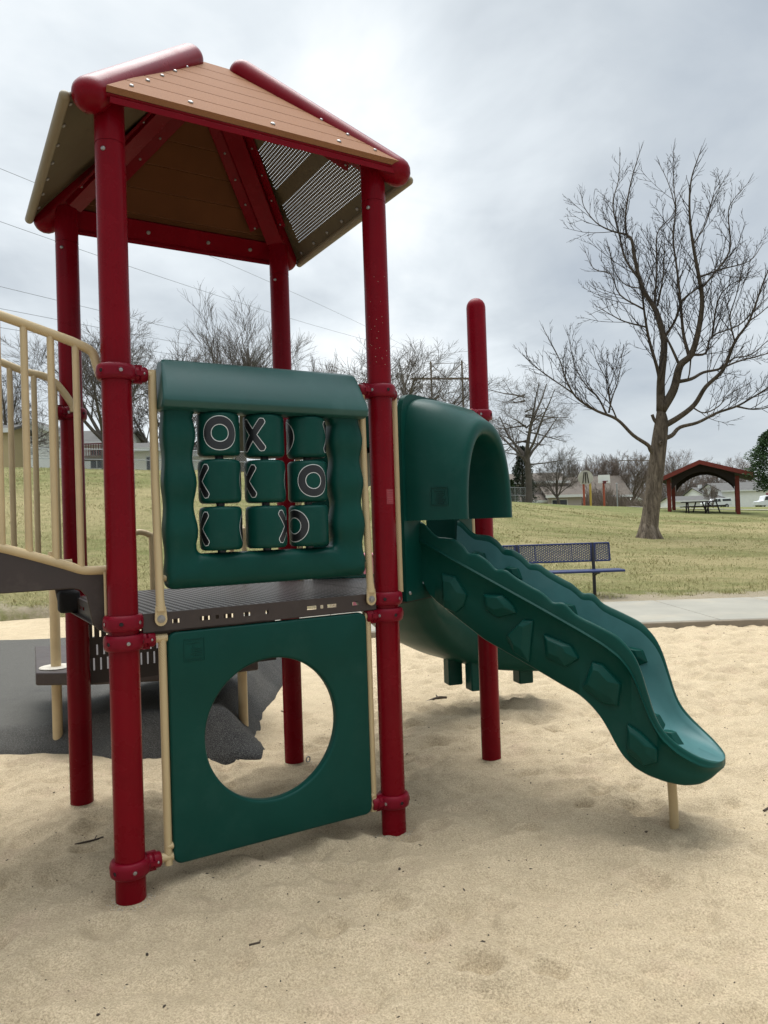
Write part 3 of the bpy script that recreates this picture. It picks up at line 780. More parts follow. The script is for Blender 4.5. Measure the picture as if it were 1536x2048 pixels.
ts = np.concatenate([np.linspace(0, 1.265, 116), 1.265+.090*np.sin(np.linspace(.06, PI/2, 18))])
rings = []
for t in ts:
    zw, zc, zo, zb = smooth_ip(WT, t, .06)+2.3*(smooth_ip(WT, t, .008)-smooth_ip(WT, t, .06)), smooth_ip(CT, t), smooth_ip(BT, t, .012), smooth_ip(BD, t, .03)
    wv = float(np.clip((1.0-t)/.10, 0, 1)); zw = zw*wv+smooth_ip(WT, t, .022)*(1-wv)
    # nose: plan outline rounds in
    if t > 1.06: k_ = max(0.0, 1-((t-1.06)/.297)**2.7)**.46; hw = .238*max(k_, .06)
    else: hw = .238
    tk = .036*min(1, hw/.12)
    zw = max(zw, zb+.004); zc = min(max(zc, zo+.02), zw-.008)
    if zc < zo+.02: zc = (zo+zw)/2
    zb = max(zb, zo+.03); zm = (zb+zw)/2
    hb = hw-tk; q = min(1, hw/.20); wb = .062*q
    half = [(hw-.020*q, zo+.014*q), (hw-.024*q, zo+.45*(zc-zo)), (hw-.018*q, zc-.020*q), (hw-.004*q, zc-.006*q), (hw, zc+.001), (hw-.003*q, zc+.006*q), (hw-.010*q, zc+.010*q), (hw-.011*q, max(zc+.011*q, zw-.016)), (hw-.014*q, zw-.005*q), (hw-.022*q, zw), (hw-tk+.004*q, zw-.004*q), (hb-.004*q, zw-.10*(zw-zb)), (hb-.30*wb, zb+.55*(zw-zb)), (hb-.62*wb, zb+.26*(zw-zb)), (hb-wb-.012*q, zb+.09*(zw-zb)), (hb-wb-.055*q, zb+.012*(zw-zb)), (hb*.30, zb)]
    bot_ = [(max(0.003, hw-.034), zo+.003), (hw*.5, zo)]
    ringp = [(-y, z) for y, z in reversed(bot_)]+[(-y, z) for y, z in half]+[(y, z) for y, z in reversed(half)]+bot_
    rings.append([F1(.012+t, y, z) for y, z in ringp])
mb = MB(); mb.loft(rings); nr_ = len(rings[0])
for q, f in enumerate(mb.f):
    if len(f) == 4 and 11 <= (min(f) % nr_)-2 <= 21 and max(i % nr_ for i in f)-2 <= 24: mb.m[q] = 1
slide = mb.build('slide', [M['green'], M['greenin']], root, 60); slide['label'] = 'green climbing slide with scalloped walls'
def rock(poly, y, sgn, h=.030):
    mb = MB(); c = np.mean(poly, 0); n = len(poly)
    base = [F1(.012+p[0], y, p[1]) for p in poly]
    low = [F1(.012+c[0]+(p[0]-c[0])*.93, y+sgn*h*.6, c[1]+(p[1]-c[1])*.93+.002) for p in poly]
    top = [F1(.012+c[0]-.014+(p[0]-c[0])*.52, y+sgn*h*1.15, c[1]+.016+(p[1]-c[1])*.52) for p in poly]
    mb.loft([base, low, top])
    mb.build('hand_hold', M['green'], slide, 20, bevel=.004)
HOLD = [[(.118, 1.159), (.195, 1.143), (.258, 1.052), (.238, .997), (.188, .958), (.121, .983)], [(.339, 1.059), (.445, 1.057), (.5, 1.006), (.515, .97), (.413, .945), (.35, .98)], [(.542, .945), (.596, .942), (.567, .74), (.491, .782), (.449, .857)], [(.637, .883), (.771, .835), (.805, .778), (.742, .736), (.644, .772)], [(.86, .772), (.909, .761), (.988, .68), (.97, .582), (.902, .585), (.81, .65)], [(1.003, .514), (1.06, .483), (1.131, .417), (1.129, .36), (1.073, .333), (.996, .389)]]
for p in HOLD:
    p = np.array(p)
    rock(p, -.213, -1); rock(p*[1, 1], .213, 1)
for (t, z, a) in [(.136, 1.21, .05), (.327, 1.125, .055), (.628, .945, .045), (.951, .735, .055)]:
    q = [(t-a, z+.02), (t-a*.5, z+a*.75), (t+a*.6, z+a*.55), (t+a, z-.03), (t+a*.3, z-a*.9), (t-a*.7, z-a*.6)]
    rock(np.array(q), .192, -1, .03)
def bedrock(t, y, a):
    mb = MB(); z = smooth_ip(BD, t); base = []; top = []
    for k in range(6):
        an = k*PI/3+.4*y*9; r = a*(1+.2*math.sin(k*2.3+t*7)); bx, by = t+r*math.cos(an), y+r*math.sin(an)
        base.append(F1(.012+bx, by, smooth_ip(BD, bx)-.004)); top.append(F1(.012+t-.008+.55*r*math.cos(an), y+.55*r*math.sin(an), smooth_ip(BD, t)+.035))
    mb.loft([base, top]); mb.build('hand_hold', M['green'], slide, 20, bevel=.004)
for t, y, a in [(1.04, .10, .06), (1.13, .03, .050), (1.0, -.09, .05), (.75, .06, .05), (.55, -.08, .05), (.35, .05, .05)]: bedrock(t, y, a)
mb = MB(); e = V(1.272, 3.40, 0); mb.tube([e+V(-.012, .0, .34), e+V(-.004, 0, .1), e-ZX*.4], .0205, 18); mb.build('support_leg', M['tan'], root)

# curved chute behind
path = [(0, .02, 1.07), (0, .14, 1.03), (.01, .30, .95), (.04, .48, .84), (.10, .68, .71), (.20, .87, .58), (.34, 1.03, .475), (.52, 1.15, .40), (.72, 1.21, .36), (.95, 1.22, .345), (1.12, 1.21, .34)]
pp = [M2+x*E2+y*N2+z*ZX for x, y, z in path]
def cr(P, n=7):
    out = []; Q = [2*P[0]-P[1]]+P+[2*P[-1]-P[-2]]
    for i in range(1, len(Q)-2):
        for j in range(n):
            t = j/n; a, b_, c, d = Q[i-1], Q[i], Q[i+1], Q[i+2]
            out.append(.5*((2*b_)+(-a+c)*t+(2*a-5*b_+4*c-d)*t*t+(-a+3*b_-3*c+d)*t**3))
    return out+[P[-1]]
pp = cr(pp); rings = []
for i, p in enumerate(pp):
    t = pp[min(i+1, len(pp)-1)]-pp[max(i-1, 0)]; t[2] = 0; t /= np.linalg.norm(t); sd = V(t[1], -t[0], 0)
    f = i/len(pp); wl = .30-.06*f
    prof = [(-.245, wl), (-.27, wl+.012), (-.285, wl-.01), (-.280, .15), (-.268, .03), (-.235, -.03), (-.13, -.058), (0, -.062), (.13, -.058), (.235, -.03), (.268, .03), (.280, .15), (.285, wl-.01), (.27, wl+.012), (.245, wl), (.235, .12), (.20, .04), (.10, .008), (0, 0), (-.10, .008), (-.20, .04), (-.235, .12)]
    rings.append([p+sd*y+ZX*z for y, z in prof])
mb = MB(); mb.loft(rings); chute = mb.build('curved_slide', M['green'], root, 60)
chute['label'] = 'green curved chute dropping away behind the climbing slide'
for (X, Y, w, z0, z1) in [(.475, 5.58, .048, .20, .47), (.63, 5.46, .052, .18, .42), (1.0, 5.60, .050, .19, .36)]:
    mb = MB(); mb.box(V(X, Y, (z0+z1)/2), (V(.95, .3, 0), V(-.3, .95, 0), ZX), (w*1.15, w*1.15, (z1-z0)/2)); mb.build('support_foot', M['green'], chute, 30, bevel=.01)

# ---- bridge with handrails at the left
def crv(P, n=6): return cr([np.array(p, float) for p in P], n)
def bridge_side(t, attach, far):
    dz = .0
    hr = [(attach, 2.042), (attach-.012, 2.085), (-.075, 2.135 if not far else 2.175), (-.135, 2.165 if not far else 2.215), (-.23, 2.195 if not far else 2.235), (-.40, 2.245 if not far else 2.290), (-.65, 2.315), (-.95, 2.37), (-1.3, 2.40), (-1.75, 2.41)]
    mb = MB(); mb.tube(crv([TW(s, t, z) for s, z in hr]), .0185, 14)
    o = mb.build('handrail', M['tantex'], root, 60)
    lo = [(-.03, 1.268), (-.07, 1.268), (-.13, 1.272), (-.20, 1.298), (-.30, 1.334), (-.42, 1.374), (-.65, 1.44), (-.95, 1.50), (-1.3, 1.53), (-1.75, 1.54)]
    loz = lambda s: float(np.interp(-s, [-p[0] for p in lo], [p[1] for p in lo])); hiz = lambda s: float(np.interp(-s, [-p[0] for p in hr], [p[1] for p in hr]))
    mb = MB(); mb.tube(crv([TW(s, t, z) for s, z in lo]), .0185, 14); mb.build('lower_rail', M['tan'], o, 60)
    ss_ = [-.135, -.225, -.318, -.41, -.50, -.60, -.70, -.80, -.90, -1.0, -1.1, -1.2, -1.3, -1.4, -1.5, -1.6]
    if far: ss_ = [-.09, -.185, -.293]+[s for s in ss_ if s < -.39]
    for s in ss_:
        mb = MB(); mb.tube([TW(s, t, hiz(s)), TW(s, t, loz(s))], .0135, 12); mb.build('baluster', M['tan'], o, 60)
    # stringer plate
    n = 22; up_ = []; dn = []
    for i in range(n+1):
        s = -.02-1.73*i/n; up_.append((s, loz(s)-.012)); dn.append((s, 1.203 if -.42 < s < -.20 else (1.203+(-.42-s)*.12 if s <= -.42 else None)))
    low = [(-.02, 1.03), (-.075, 1.03), (-.10, 1.06), (-.12, 1.17), (-.14, 1.195), (-.17, 1.203)]+[(s, z) for s, z in dn if z is not None]
    poly = up_+list(reversed(low))
    mb = MB(); mb.prism([TW(s, t+.008, z) for s, z in poly], -BX*.016); mb.build('stringer', M['brown'], root, 30, bevel=.004)
bridge_side(.085, -.045, False); bridge_side(1.06, .0, True)
mb = MB()
for i in range(12):
    s = -.05-.145*i; z = float(np.interp(-s, [.03, .2, .42, .95, 1.75], [1.235, 1.26, 1.30, 1.42, 1.46]))
    mb.box(TW(s-.07, .567, z-.012), (AX*.145-ZX*(.02 if i < 7 else 0.004), BX, ZX), (.066, .465, .010))
mb.build('bridge_tread', M['deck'], root, 30, bevel=.004)
for t in (.0, 1.14):
    mb = MB(); mb.tube([TW(-1.78, t, -.4), TW(-1.78, t, 1.5), TW(-1.78, t, 2.7)], PR, 28, 0, 'end'); mb.build('post', M['red'], root)
mb = MB(); mb.box(TW(-.055, 1.02, 1.075), (AX, BX, ZX), (.05, .045, .055)); mb.build('end_bracket', M['dark'], root, 30, bevel=.018, seg=3)
mb = MB(); mb.tube([TW(-.055, .045, 1.262), TW(-.055, .045, 1.09)], .006, 8); mb.build('end_strap', M['tan'], root)

# ---- transfer platform and slotted riser at the back
mb = MB(); uc = [0]; 
x = .02
while x < 1.03: uc += [x, x+.0085]; x += .0175
uc.append(1.06); uc = sorted(uc)
vc = [0, .07, .135, .150, .205, .245, .31, .325, .385, .415]
def hol(i, j):
    if j not in (1, 3, 5, 7): return False
    if i % 2 == 0: return False
    return ((i//2) % 2 == 0) == (j in (1, 5))
mb.plate_holes(TW(.06, 1.185, .615), AX, ZX, uc, vc, hol); mb.build('slotted_riser', M['brown'], root, 30, flat=True)
poly = [at(71, 1352, 4.78), at(190, 1352, 4.74), at(345, 1352, 4.80), at(517, 1352, 5.05), at(517, 1352, 5.8), at(71, 1352, 5.9)]
poly = [V(p[0], p[1], .535) for p in poly]
mb = MB(); mb.prism(poly, -ZX*.085); tpf = mb.build('transfer_platform', M['brown'], root, 30, bevel=.012, seg=3)
for (px, Y) in ((114, 4.93), (486, 5.12)):
    p = at(px, 1400, Y); zb = .15
    mb = MB(); top = 1.30 if px < 200 else .5
    mb.tube([V(p[0], p[1], -.2), V(p[0], p[1], .6), V(p[0], p[1], top)], .032, 18); mb.build('support_leg', M['tan'], tpf)
    if px < 200:
        mb = MB(); mb.lathe(V(p[0], p[1], .536), [(.10, 0), (.105, .004), (.10, .009), (.034, .010)], 20); mb.build('base_plate', M['plate'], tpf)
def loop_rail(p, d, w, z0, z1):
    r = .05; pts = [p+ZX*z0, p+ZX*(z1-r), p+d*.015+ZX*(z1-.015), p+d*r+ZX*z1, p+d*(w-r)+ZX*z1, p+d*(w-.015)+ZX*(z1-.015), p+d*w+ZX*(z1-r), p+d*w+ZX*z0]
    mb = MB(); mb.tube(cr(pts, 5), .016, 12); mb.build('grab_rail', M['tan'], root)
loop_rail(TW(.41, 1.215, 0), -AX, .13, 1.02, 1.41)
loop_rail(TW(.95, 1.215, 0), BX, .22, 1.02, 1.42)

# ------------------------------------------------------------------ bench
def bench():
    x1, Y = 3.70, 12.25; x0 = x1-1.83; g = .075
    r = empty('park_bench', (x0+.9, Y, g), 'blue metal mesh bench with black legs at the far edge of the concrete path', 'bench')
    def mesh_panel(name, o, u, v, w, h):
        mb = MB(); ux = np.array(u, float); vx = np.array(v, float); nn = np.cross(ux, vx); pit = .062; n = int((w+h)/pit)
        # expanded-metal diamonds as crossing flat strands, with a tube rim
        sl = .45
        k = -h/sl
        while k < w:
            for sg in (1, -1):
                a0, b0 = (k, 0) if sg > 0 else (k, h); a1, b1 = (k+h/sl, h) if sg > 0 else (k+h/sl, 0)
                t0 = max(0, (0-a0)/(a1-a0)); t1 = min(1, (w-a0)/(a1-a0))
                if t1 > t0:
                    p = o+ux*(a0+(a1-a0)*t0)+vx*(b0+(b1-b0)*t0); q = o+ux*(a0+(a1-a0)*t1)+vx*(b0+(b1-b0)*t1)
                    mb.tube([p, q], .0062, 4, cap=False)
            k += pit
        rim = [o, o+ux*w, o+ux*w+vx*h, o+vx*h, o]
        for p, q in zip(rim[:-1], rim[1:]): mb.tube([p, q], .014, 8)
        for f in (.33, .66): mb.tube([o+ux*w*f, o+ux*w*f+vx*h], .007, 6)
        return mb.build(name, M['blue'], r)
    mesh_panel('backrest', V(x0, Y+.06, g+.60), (1, 0, 0), (0, .12, .993), 1.83, .29)
    mb = MB(); 
    mb.abox(x0-.08, x1+.13, Y-.32, Y+.02, g+.43, g+.47); mb.build('seat', M['blue'], r, bevel=.015)
    for x in (x0+.30, x1-.28):
        mb = MB(); mb.tube([V(x, Y+.03, g-.1), V(x, Y+.03, g+.42), V(x, Y+.075, g+.90)], .028, 8)
        mb.tube([V(x, Y+.02, g+.36), V(x, Y-.12, g+.41), V(x, Y-.26, g+.425)], .02, 8); mb.build('leg', M['blackpost'], r)
        mb = MB(); mb.abox(x-.045, x+.045, Y+.048, Y+.058, g+.60, g+.89); mb.build('back_strap', M['blue'], r)
bench()

# ------------------------------------------------------------------ bare trees
def tree_tubes(mb, polys):
    for pts, rs in polys:
        r = max(rs); n = 10 if r > .12 else 7 if r > .05 else 5 if r > .02 else 3
        mb.tube(pts, rs, n, 0, cap=False)
def rot_about(v, axis, a):
    axis = axis/np.linalg.norm(axis); return v*math.cos(a)+np.cross(axis, v)*math.sin(a)+axis*(axis@v)*(1-math.cos(a))
def grow(out, p, d, L, r, lvl, R, cfg):
    ns = 5 if lvl == 0 else 4 if lvl < cfg['max'] else 3
    pts = [p]; rs = [r]; dd = d.copy(); endr = r*(cfg.get('tip', .22) if lvl < cfg['max'] else .4)
    for i in range(ns):
        dd = dd+R.normal(0, cfg['wob'], 3)+V(0, 0, cfg['up']); dd /= np.linalg.norm(dd)
        pts.append(pts[-1]+dd*L/ns); rs.append(r+(endr-r)*(i+1)/ns)
    out.append((pts, rs))
    if lvl >= cfg['max']: return
    k = cfg['n'][lvl]
    for j in range(k):
        f = .25+.75*(j+R.uniform(.2, .8))/k; x = f*ns; i = min(int(x), ns-1); q = pts[i]+(pts[i+1]-pts[i])*(x-i)
        t = pts[i+1]-pts[i]; t /= np.linalg.norm(t)
        ax = np.cross(t, R.normal(0, 1, 3)); cd_ = rot_about(t, ax, math.radians(R.uniform(*cfg['ang'])))
        rr = (rs[i]+(rs[i+1]-rs[i])*(x-i))*R.uniform(*cfg.get('rm', (.32, .52)))
        grow(out, q, cd_, L*R.uniform(*cfg['len'])*(1.15-.45*f), max(rr, cfg['rmin']), lvl+1, R, cfg)

def bg_tree_mesh(seed, H, trunk, spread, tr, cfg, mains=6, low=0):
    R = np.random.default_rng(seed); out = []
    tp = [V(0, 0, -.4), V(0, 0, H*trunk*.5)+R.normal(0, .06, 3), V(R.normal(0, .1), R.normal(0, .1), H*trunk)]
    trk = [(tp, [tr*1.25, tr, tr*.85])]
    for i in range(mains):
        a = 2*PI*(i+R.uniform(-.3, .3))/mains; lean = math.radians(spread*R.uniform(.35, 1.1))
        d = V(math.cos(a)*math.sin(lean), math.sin(a)*math.sin(lean), math.cos(lean))
        grow(out, tp[-1]-V(0, 0, R.uniform(0, H*trunk*.25)), d, H*(1-trunk)*R.uniform(.55, .8), tr*.5, 0, R, cfg)
    # leader
    grow(out, tp[-1], V(.05, 0, 1), H*(1-trunk)*.75, tr*.7, 0, R, cfg)
    for i in range(low):
        a = R.uniform(0, 2*PI); d = V(math.cos(a), math.sin(a), R.uniform(-.1, .35)); d /= np.linalg.norm(d)
        grow(out, V(0, 0, H*R.uniform(.25, .75)), d, H*.28, tr*.3, 1, R, cfg)
    m1 = MB(); tree_tubes(m1, trk); m2 = MB(); tree_tubes(m2, out)
    # scale to the height asked for
    top = max(v[2] for v in m2.v); k = H/top
    sc = lambda m: [(x*k, y*k, z*k) for x, y, z in m.v]
    m1.v = sc(m1); m2.v = sc(m2)
    return m1, m2
def fast_mesh(mb, name, mat):
    me = bpy.data.meshes.new(name); me.from_pydata(mb.v, [], mb.f); me.materials.append(mat)
    me.polygons.foreach_set('use_smooth', [True]*len(me.polygons)); return me

CFGd = dict(max=3, n=[10, 8, 7], ang=(22, 55), len=(.42, .64), wob=.10, up=.06, rmin=.0105)
CFGv = dict(max=3, n=[9, 8, 6], ang=(14, 38), len=(.42, .62), wob=.08, up=.09, rmin=.0095)
CFGh = dict(max=3, n=[9, 8, 6], ang=(35, 70), len=(.38, .55), wob=.12, up=.0, rmin=.0075)
KIND = {}
for nm, args in dict(wide=(11, 12, .28, 55, .26, CFGd, 7), vase=(12, 14, .22, 30, .30, CFGv, 8), fan=(13, 12, .25, 62, .32, CFGd, 9), pin=(14, 11, .35, 38, .22, CFGh, 6, 16), brush=(15, 6, .08, 32, .12, CFGv, 10), round=(16, 8, .2, 48, .2, CFGd, 8)).items():
    a, b_ = bg_tree_mesh(*args); KIND[nm] = (fast_mesh(a, 'trunk', M['bgbark']), fast_mesh(b_, 'branches', M['bgbark']), args[1])
    bb2 = KIND[nm][1].copy(); bb2.materials.clear(); bb2.materials.append(M['bgbark2']); KIND[nm+'_r'] = (KIND[nm][0], bb2, args[1])
def put_tree(kind, px, pytop, Y, label, wscale=1.0, rot=0, name='bare_tree', base=None, group='bare trees beyond the park lawn'):
    top = at(px, pytop, Y); X = top[0]; g = tz(X, Y) if base is None else base; H = top[2]-g; h0 = KIND[kind][2]
    e = empty(name, (X, Y, g), label, 'tree', group); e.rotation_euler = (0, 0, rot); k = H/h0; e.scale = (k*wscale, k*wscale, k)
    for nm, me in (('trunk', KIND[kind][0]), ('branches', KIND[kind][1])):
        o = bpy.data.objects.new(nm, me); COL.objects.link(o); o.parent = e
    return e
put_tree('wide', 205, 590, 50, 'large bare tree with a thick trunk behind the left front red post', 1.3, 1.0)
put_tree('vase', 478, 592, 60, 'tall upright bare tree rising behind the tic-tac-toe panel', 1.5, 2.0)
put_tree('fan', 775, 640, 55, 'broad fan shaped bare tree behind the right front red post', 1.5, .3)
put_tree('round', -5, 700, 52, 'dense bare tree at the left picture edge above the tan shed', 1.1, .7)
put_tree('pin', 1048, 742, 60, 'bare tree with drooping twigs in front of the dark spruce', 1.05, 1.2)
put_tree('round', 1113, 885, 72, 'low dense bare tree in front of the split level house', 1.0, 2.2)
put_tree('brush_r', 1180, 905, 110, 'thin twiggy tree rising behind the fan shaped backboard', 1.2, .2)
put_tree('round_r', 1228, 925, 120, 'small rounded bare tree behind the white backboard', 1.0, 1.9)
put_tree('brush_r', 1256, 898, 105, 'multi stemmed bare tree just left of the big park tree', 1.5, 2.7)
put_tree('round_r', 1352, 893, 180, 'rounded bare tree above the left slope of the pavilion roof', 1.2, .9)
put_tree('round_r', 1455, 905, 190, 'wide rounded bare tree above the right slope of the pavilion roof', 1.45, 3.1)
put_tree('round_r', 1408, 928, 195, 'low bare tree peeping above the pavilion ridge', 1.3, 4.0)
put_tree('brush_r', 1424, 965, 68, 'young bare tree seen under the pavilion roof beside the pickup', .85, 1.1)
put_tree('round_r', 1300, 925, 175, 'bare tree partly hidden by the big park tree trunk', 1.2, 5.0)
put_tree('brush', 640, 700, 75, 'slender bare tree between the rear red post and the right front red post', .9, 1.4)
put_tree('round', 330, 660, 70, 'hazy bare tree between the left front red post and the tic-tac-toe awning', 1.1, 3.0)
# far thicket
mb = MB(); R = np.random.default_rng(5)
vv = []; ff = []
for i in range(6500):
    px = R.uniform(1130, 1560); Y = R.uniform(88, 97) if px < 1290 and i % 2 else R.uniform(112, 140) if px < 1290 else R.uniform(172, 205); p = at(px, 1010, Y); g = tz(p[0], Y)-.5
    h = (.55 if Y < 100 else Y/125)*(1.2+4.0*fbm(np.array([px*.035]), np.array([Y*.05]), 91, 3)[0]**1.5*2.2)*R.uniform(.5, 1.1)
    d = V(R.normal(0, .28), R.normal(0, .28), 1); w = .0004*Y; o = len(vv); tip = V(p[0], Y, g)+d*h
    m_ = V(p[0], Y, g)+d*h*.5+V(R.normal(0, .2), 0, 0)
    vv += [(p[0]-w, Y, g), (p[0]+w, Y, g), tuple(m_+V(w*.6, 0, 0)), tuple(m_-V(w*.6, 0, 0)), tuple(tip)]; ff += [(o, o+1, o+2, o+3), (o+3, o+2, o+4)]
    for j in range(3):
        o = len(vv); b0 = V(p[0], Y, g)+d*h*R.uniform(.3, .9); e = b0+V(R.normal(0, .45), R.normal(0, .3), R.uniform(.2, .8))
        vv += [tuple(b0-V(.02, 0, .02)), tuple(b0+V(.02, 0, .02)), tuple(e)]; ff += [(o, o+1, o+2)]
mb.v = vv; mb.f = ff; mb.m = [0]*len(ff)
me = fast_mesh(mb, 'thicket', M['bgbark2']); o = bpy.data.objects.new('thicket', me); COL.objects.link(o)
tag(o, 'brown leafless thicket along the far edge of the park behind the pavilion', 'thicket', kind='stuff')

# ---- the big ash tree
def z3(x, y): return 1040+x/3.097, 280+y/3.097
LIMBS = {  # photo outline of each limb, its radius at root and tip, and how far it leans toward or away from the viewer
 'A': ([(872, 1700), (872, 1500), (888, 1350), (890, 1230), (850, 1080), (820, 1020), (760, 920), (720, 780), (692, 620), (660, 580), (655, 450), (690, 250), (740, 80)], .15, .012, 1.0),
 'A2': ([(660, 590), (560, 560), (470, 510), (400, 420), (378, 340)], .035, .008, .6), 'A3': ([(740, 880), (655, 740), (618, 600), (575, 400), (610, 250), (620, 100)], .05, .008, 1.8),
 'B': ([(885, 1690), (950, 1550), (990, 1400), (1060, 1330), (1105, 1180), (1128, 1000), (1108, 850), (1072, 650), (1050, 450), (1060, 250), (1110, 90)], .16, .012, -1.2),
 'C': ([(990, 1510), (1060, 1480), (1135, 1440), (1230, 1420), (1340, 1375), (1450, 1345), (1580, 1310)], .07, .015, 1.6),
 'D': ([(895, 1775), (980, 1720), (1080, 1640), (1150, 1530), (1260, 1420), (1330, 1250), (1420, 1120), (1500, 900), (1550, 780)], .11, .015, -1.6),
 'E': ([(900, 1865), (940, 1830), (990, 1780), (1100, 1750), (1220, 1690), (1340, 1650), (1430, 1600), (1540, 1530), (1640, 1440)], .085, .015, .8),
 'E2': ([(1340, 1655), (1440, 1668), (1540, 1655), (1640, 1600)], .035, .01, .2), 'E3': ([(1080, 1690), (1140, 1690), (1230, 1650), (1290, 1580), (1400, 1520)], .03, .008, -1),
 'F': ([(850, 1960), (812, 1925), (790, 1888), (700, 1828), (600, 1730), (480, 1680), (380, 1620), (330, 1570), (280, 1470), (240, 1350), (150, 1180)], .085, .01, -.8),
 'F2': ([(550, 1690), (480, 1590), (410, 1520), (340, 1400), (300, 1220)], .035, .007, .5), 'F3': ([(550, 1690), (570, 1600), (610, 1480), (635, 1310)], .033, .007, -.4),
 'F4': ([(330, 1570), (200, 1480), (90, 1400)], .03, .007, .4), 'F5': ([(565, 1640), (540, 1500), (480, 1380), (455, 1300)], .024, .007, .3), 'F6': ([(600, 1735), (560, 1640), (490, 1560)], .03, .01, -.3),
 'G': ([(868, 1640), (858, 1450), (800, 1240), (772, 1080), (748, 900), (700, 720), (695, 590)], .07, .010, -1.4),
 'G2': ([(770, 1170), (650, 1125), (560, 1080), (475, 1030)], .03, .007, -.6), 'G3': ([(745, 1060), (620, 960), (560, 830), (460, 800), (408, 700)], .03, .007, .7),
 'H': ([(1050, 1335), (1012, 1200), (994, 1000), (972, 800), (948, 600), (965, 420), (950, 260), (950, 70)], .06, .008, .9), 'H2': ([(962, 430), (920, 270), (865, 150)], .02, .006, .4), 'H3': ([(985, 1390), (940, 1290), (905, 1220)], .05, .03, .2),
 'I': ([(850, 1030), (848, 800), (850, 580), (940, 470), (1000, 330)], .04, .007, .7), 'I2': ([(850, 1020), (885, 850), (895, 640)], .04, .012, -.7), 'I3': ([(900, 1230), (960, 1120), (1010, 990), (1100, 920)], .05, .02, -.9),
 'J': ([(1100, 920), (1200, 830), (1300, 680), (1290, 450), (1330, 360), (1410, 270)], .04, .007, -.7), 'K': ([(1110, 1345), (1150, 1320), (1190, 1215), (1350, 1150), (1460, 1050), (1560, 950)], .05, .01, 1.0),
 'L': ([(1110, 860), (1250, 800), (1420, 750), (1500, 650)], .04, .008, 1.2), 'M': ([(1185, 1210), (1225, 1000), (1300, 900), (1450, 830)], .035, .008, -.5), 'N': ([(1060, 1330), (1050, 1440), (1040, 1480)], .025, .02, .1),
 'O': ([(1240, 1420), (1330, 1350), (1430, 1330), (1560, 1220)], .035, .01, -.9), 'P': ([(1070, 640), (1150, 520), (1200, 350), (1280, 230)], .025, .006, .8), 'Q': ([(760, 920), (660, 900), (590, 820), (555, 690)], .025, .006, -.6),
 'S': ([(865, 1775), (835, 1740), (818, 1700)], .055, .05, .0), 'U': ([(1420, 1120), (1480, 1080), (1560, 1010)], .03, .01, .6), 'W': ([(1330, 1250), (1300, 1100), (1340, 960), (1380, 780)], .03, .008, -.8)}
YT = 24.0
tb = at(1298, 1076, YT); tg = tz(tb[0], YT)
tree = empty('ash_tree', (tb[0], YT, tg), 'large bare park tree with a slightly leaning grey trunk standing on the lawn', 'tree')
R = np.random.default_rng(21)
mb = MB()
tr = [(1297, 1095), (1297, 1078), (1297, 1062), (1301, 1030), (1306, 990), (1311, 950), (1315, 915), (1319, 880), (1322, 855), (1323, 838), (1322, 822), (1322, 806)]
rt = [.46, .36, .30, .265, .255, .25, .245, .238, .22, .19, .13, .04]
pts = [at(x, y, YT) for x, y in tr]; pts[0][2] = tg-.25
mb.tube(cr(pts, 4), list(np.interp(np.linspace(0, len(rt)-1, (len(rt)-1)*4+1), range(len(rt)), rt)), 20)
for k in range(7):   # root flare
    a = k*2*PI/7+.3; q = V(math.cos(a), math.sin(a), 0); b0 = V(tb[0], YT, tg)
    mb.tube([b0+q*.14+ZX*.45, b0+q*.24+ZX*.16, b0+q*.36-ZX*.02, b0+q*.50-ZX*.12], [.14, .13, .10, .05], 8)
mb.lathe(at(1322, 886, YT-.27), [(.075, -.02), (.07, .015), (.045, .025), (.035, .0)], 14, V(0, -1, 0))
mb.build('trunk', M['bark'], tree, 180)
limbs = MB(); twigs = []; SAMP = [(x, y, YT) for x, y in tr[5:]]
TC_ = dict(max=2, n=[5, 3], ang=(25, 45), len=(.28, .48), wob=.055, up=.07, rmin=.0085, rm=(.5, .75), tip=.4)
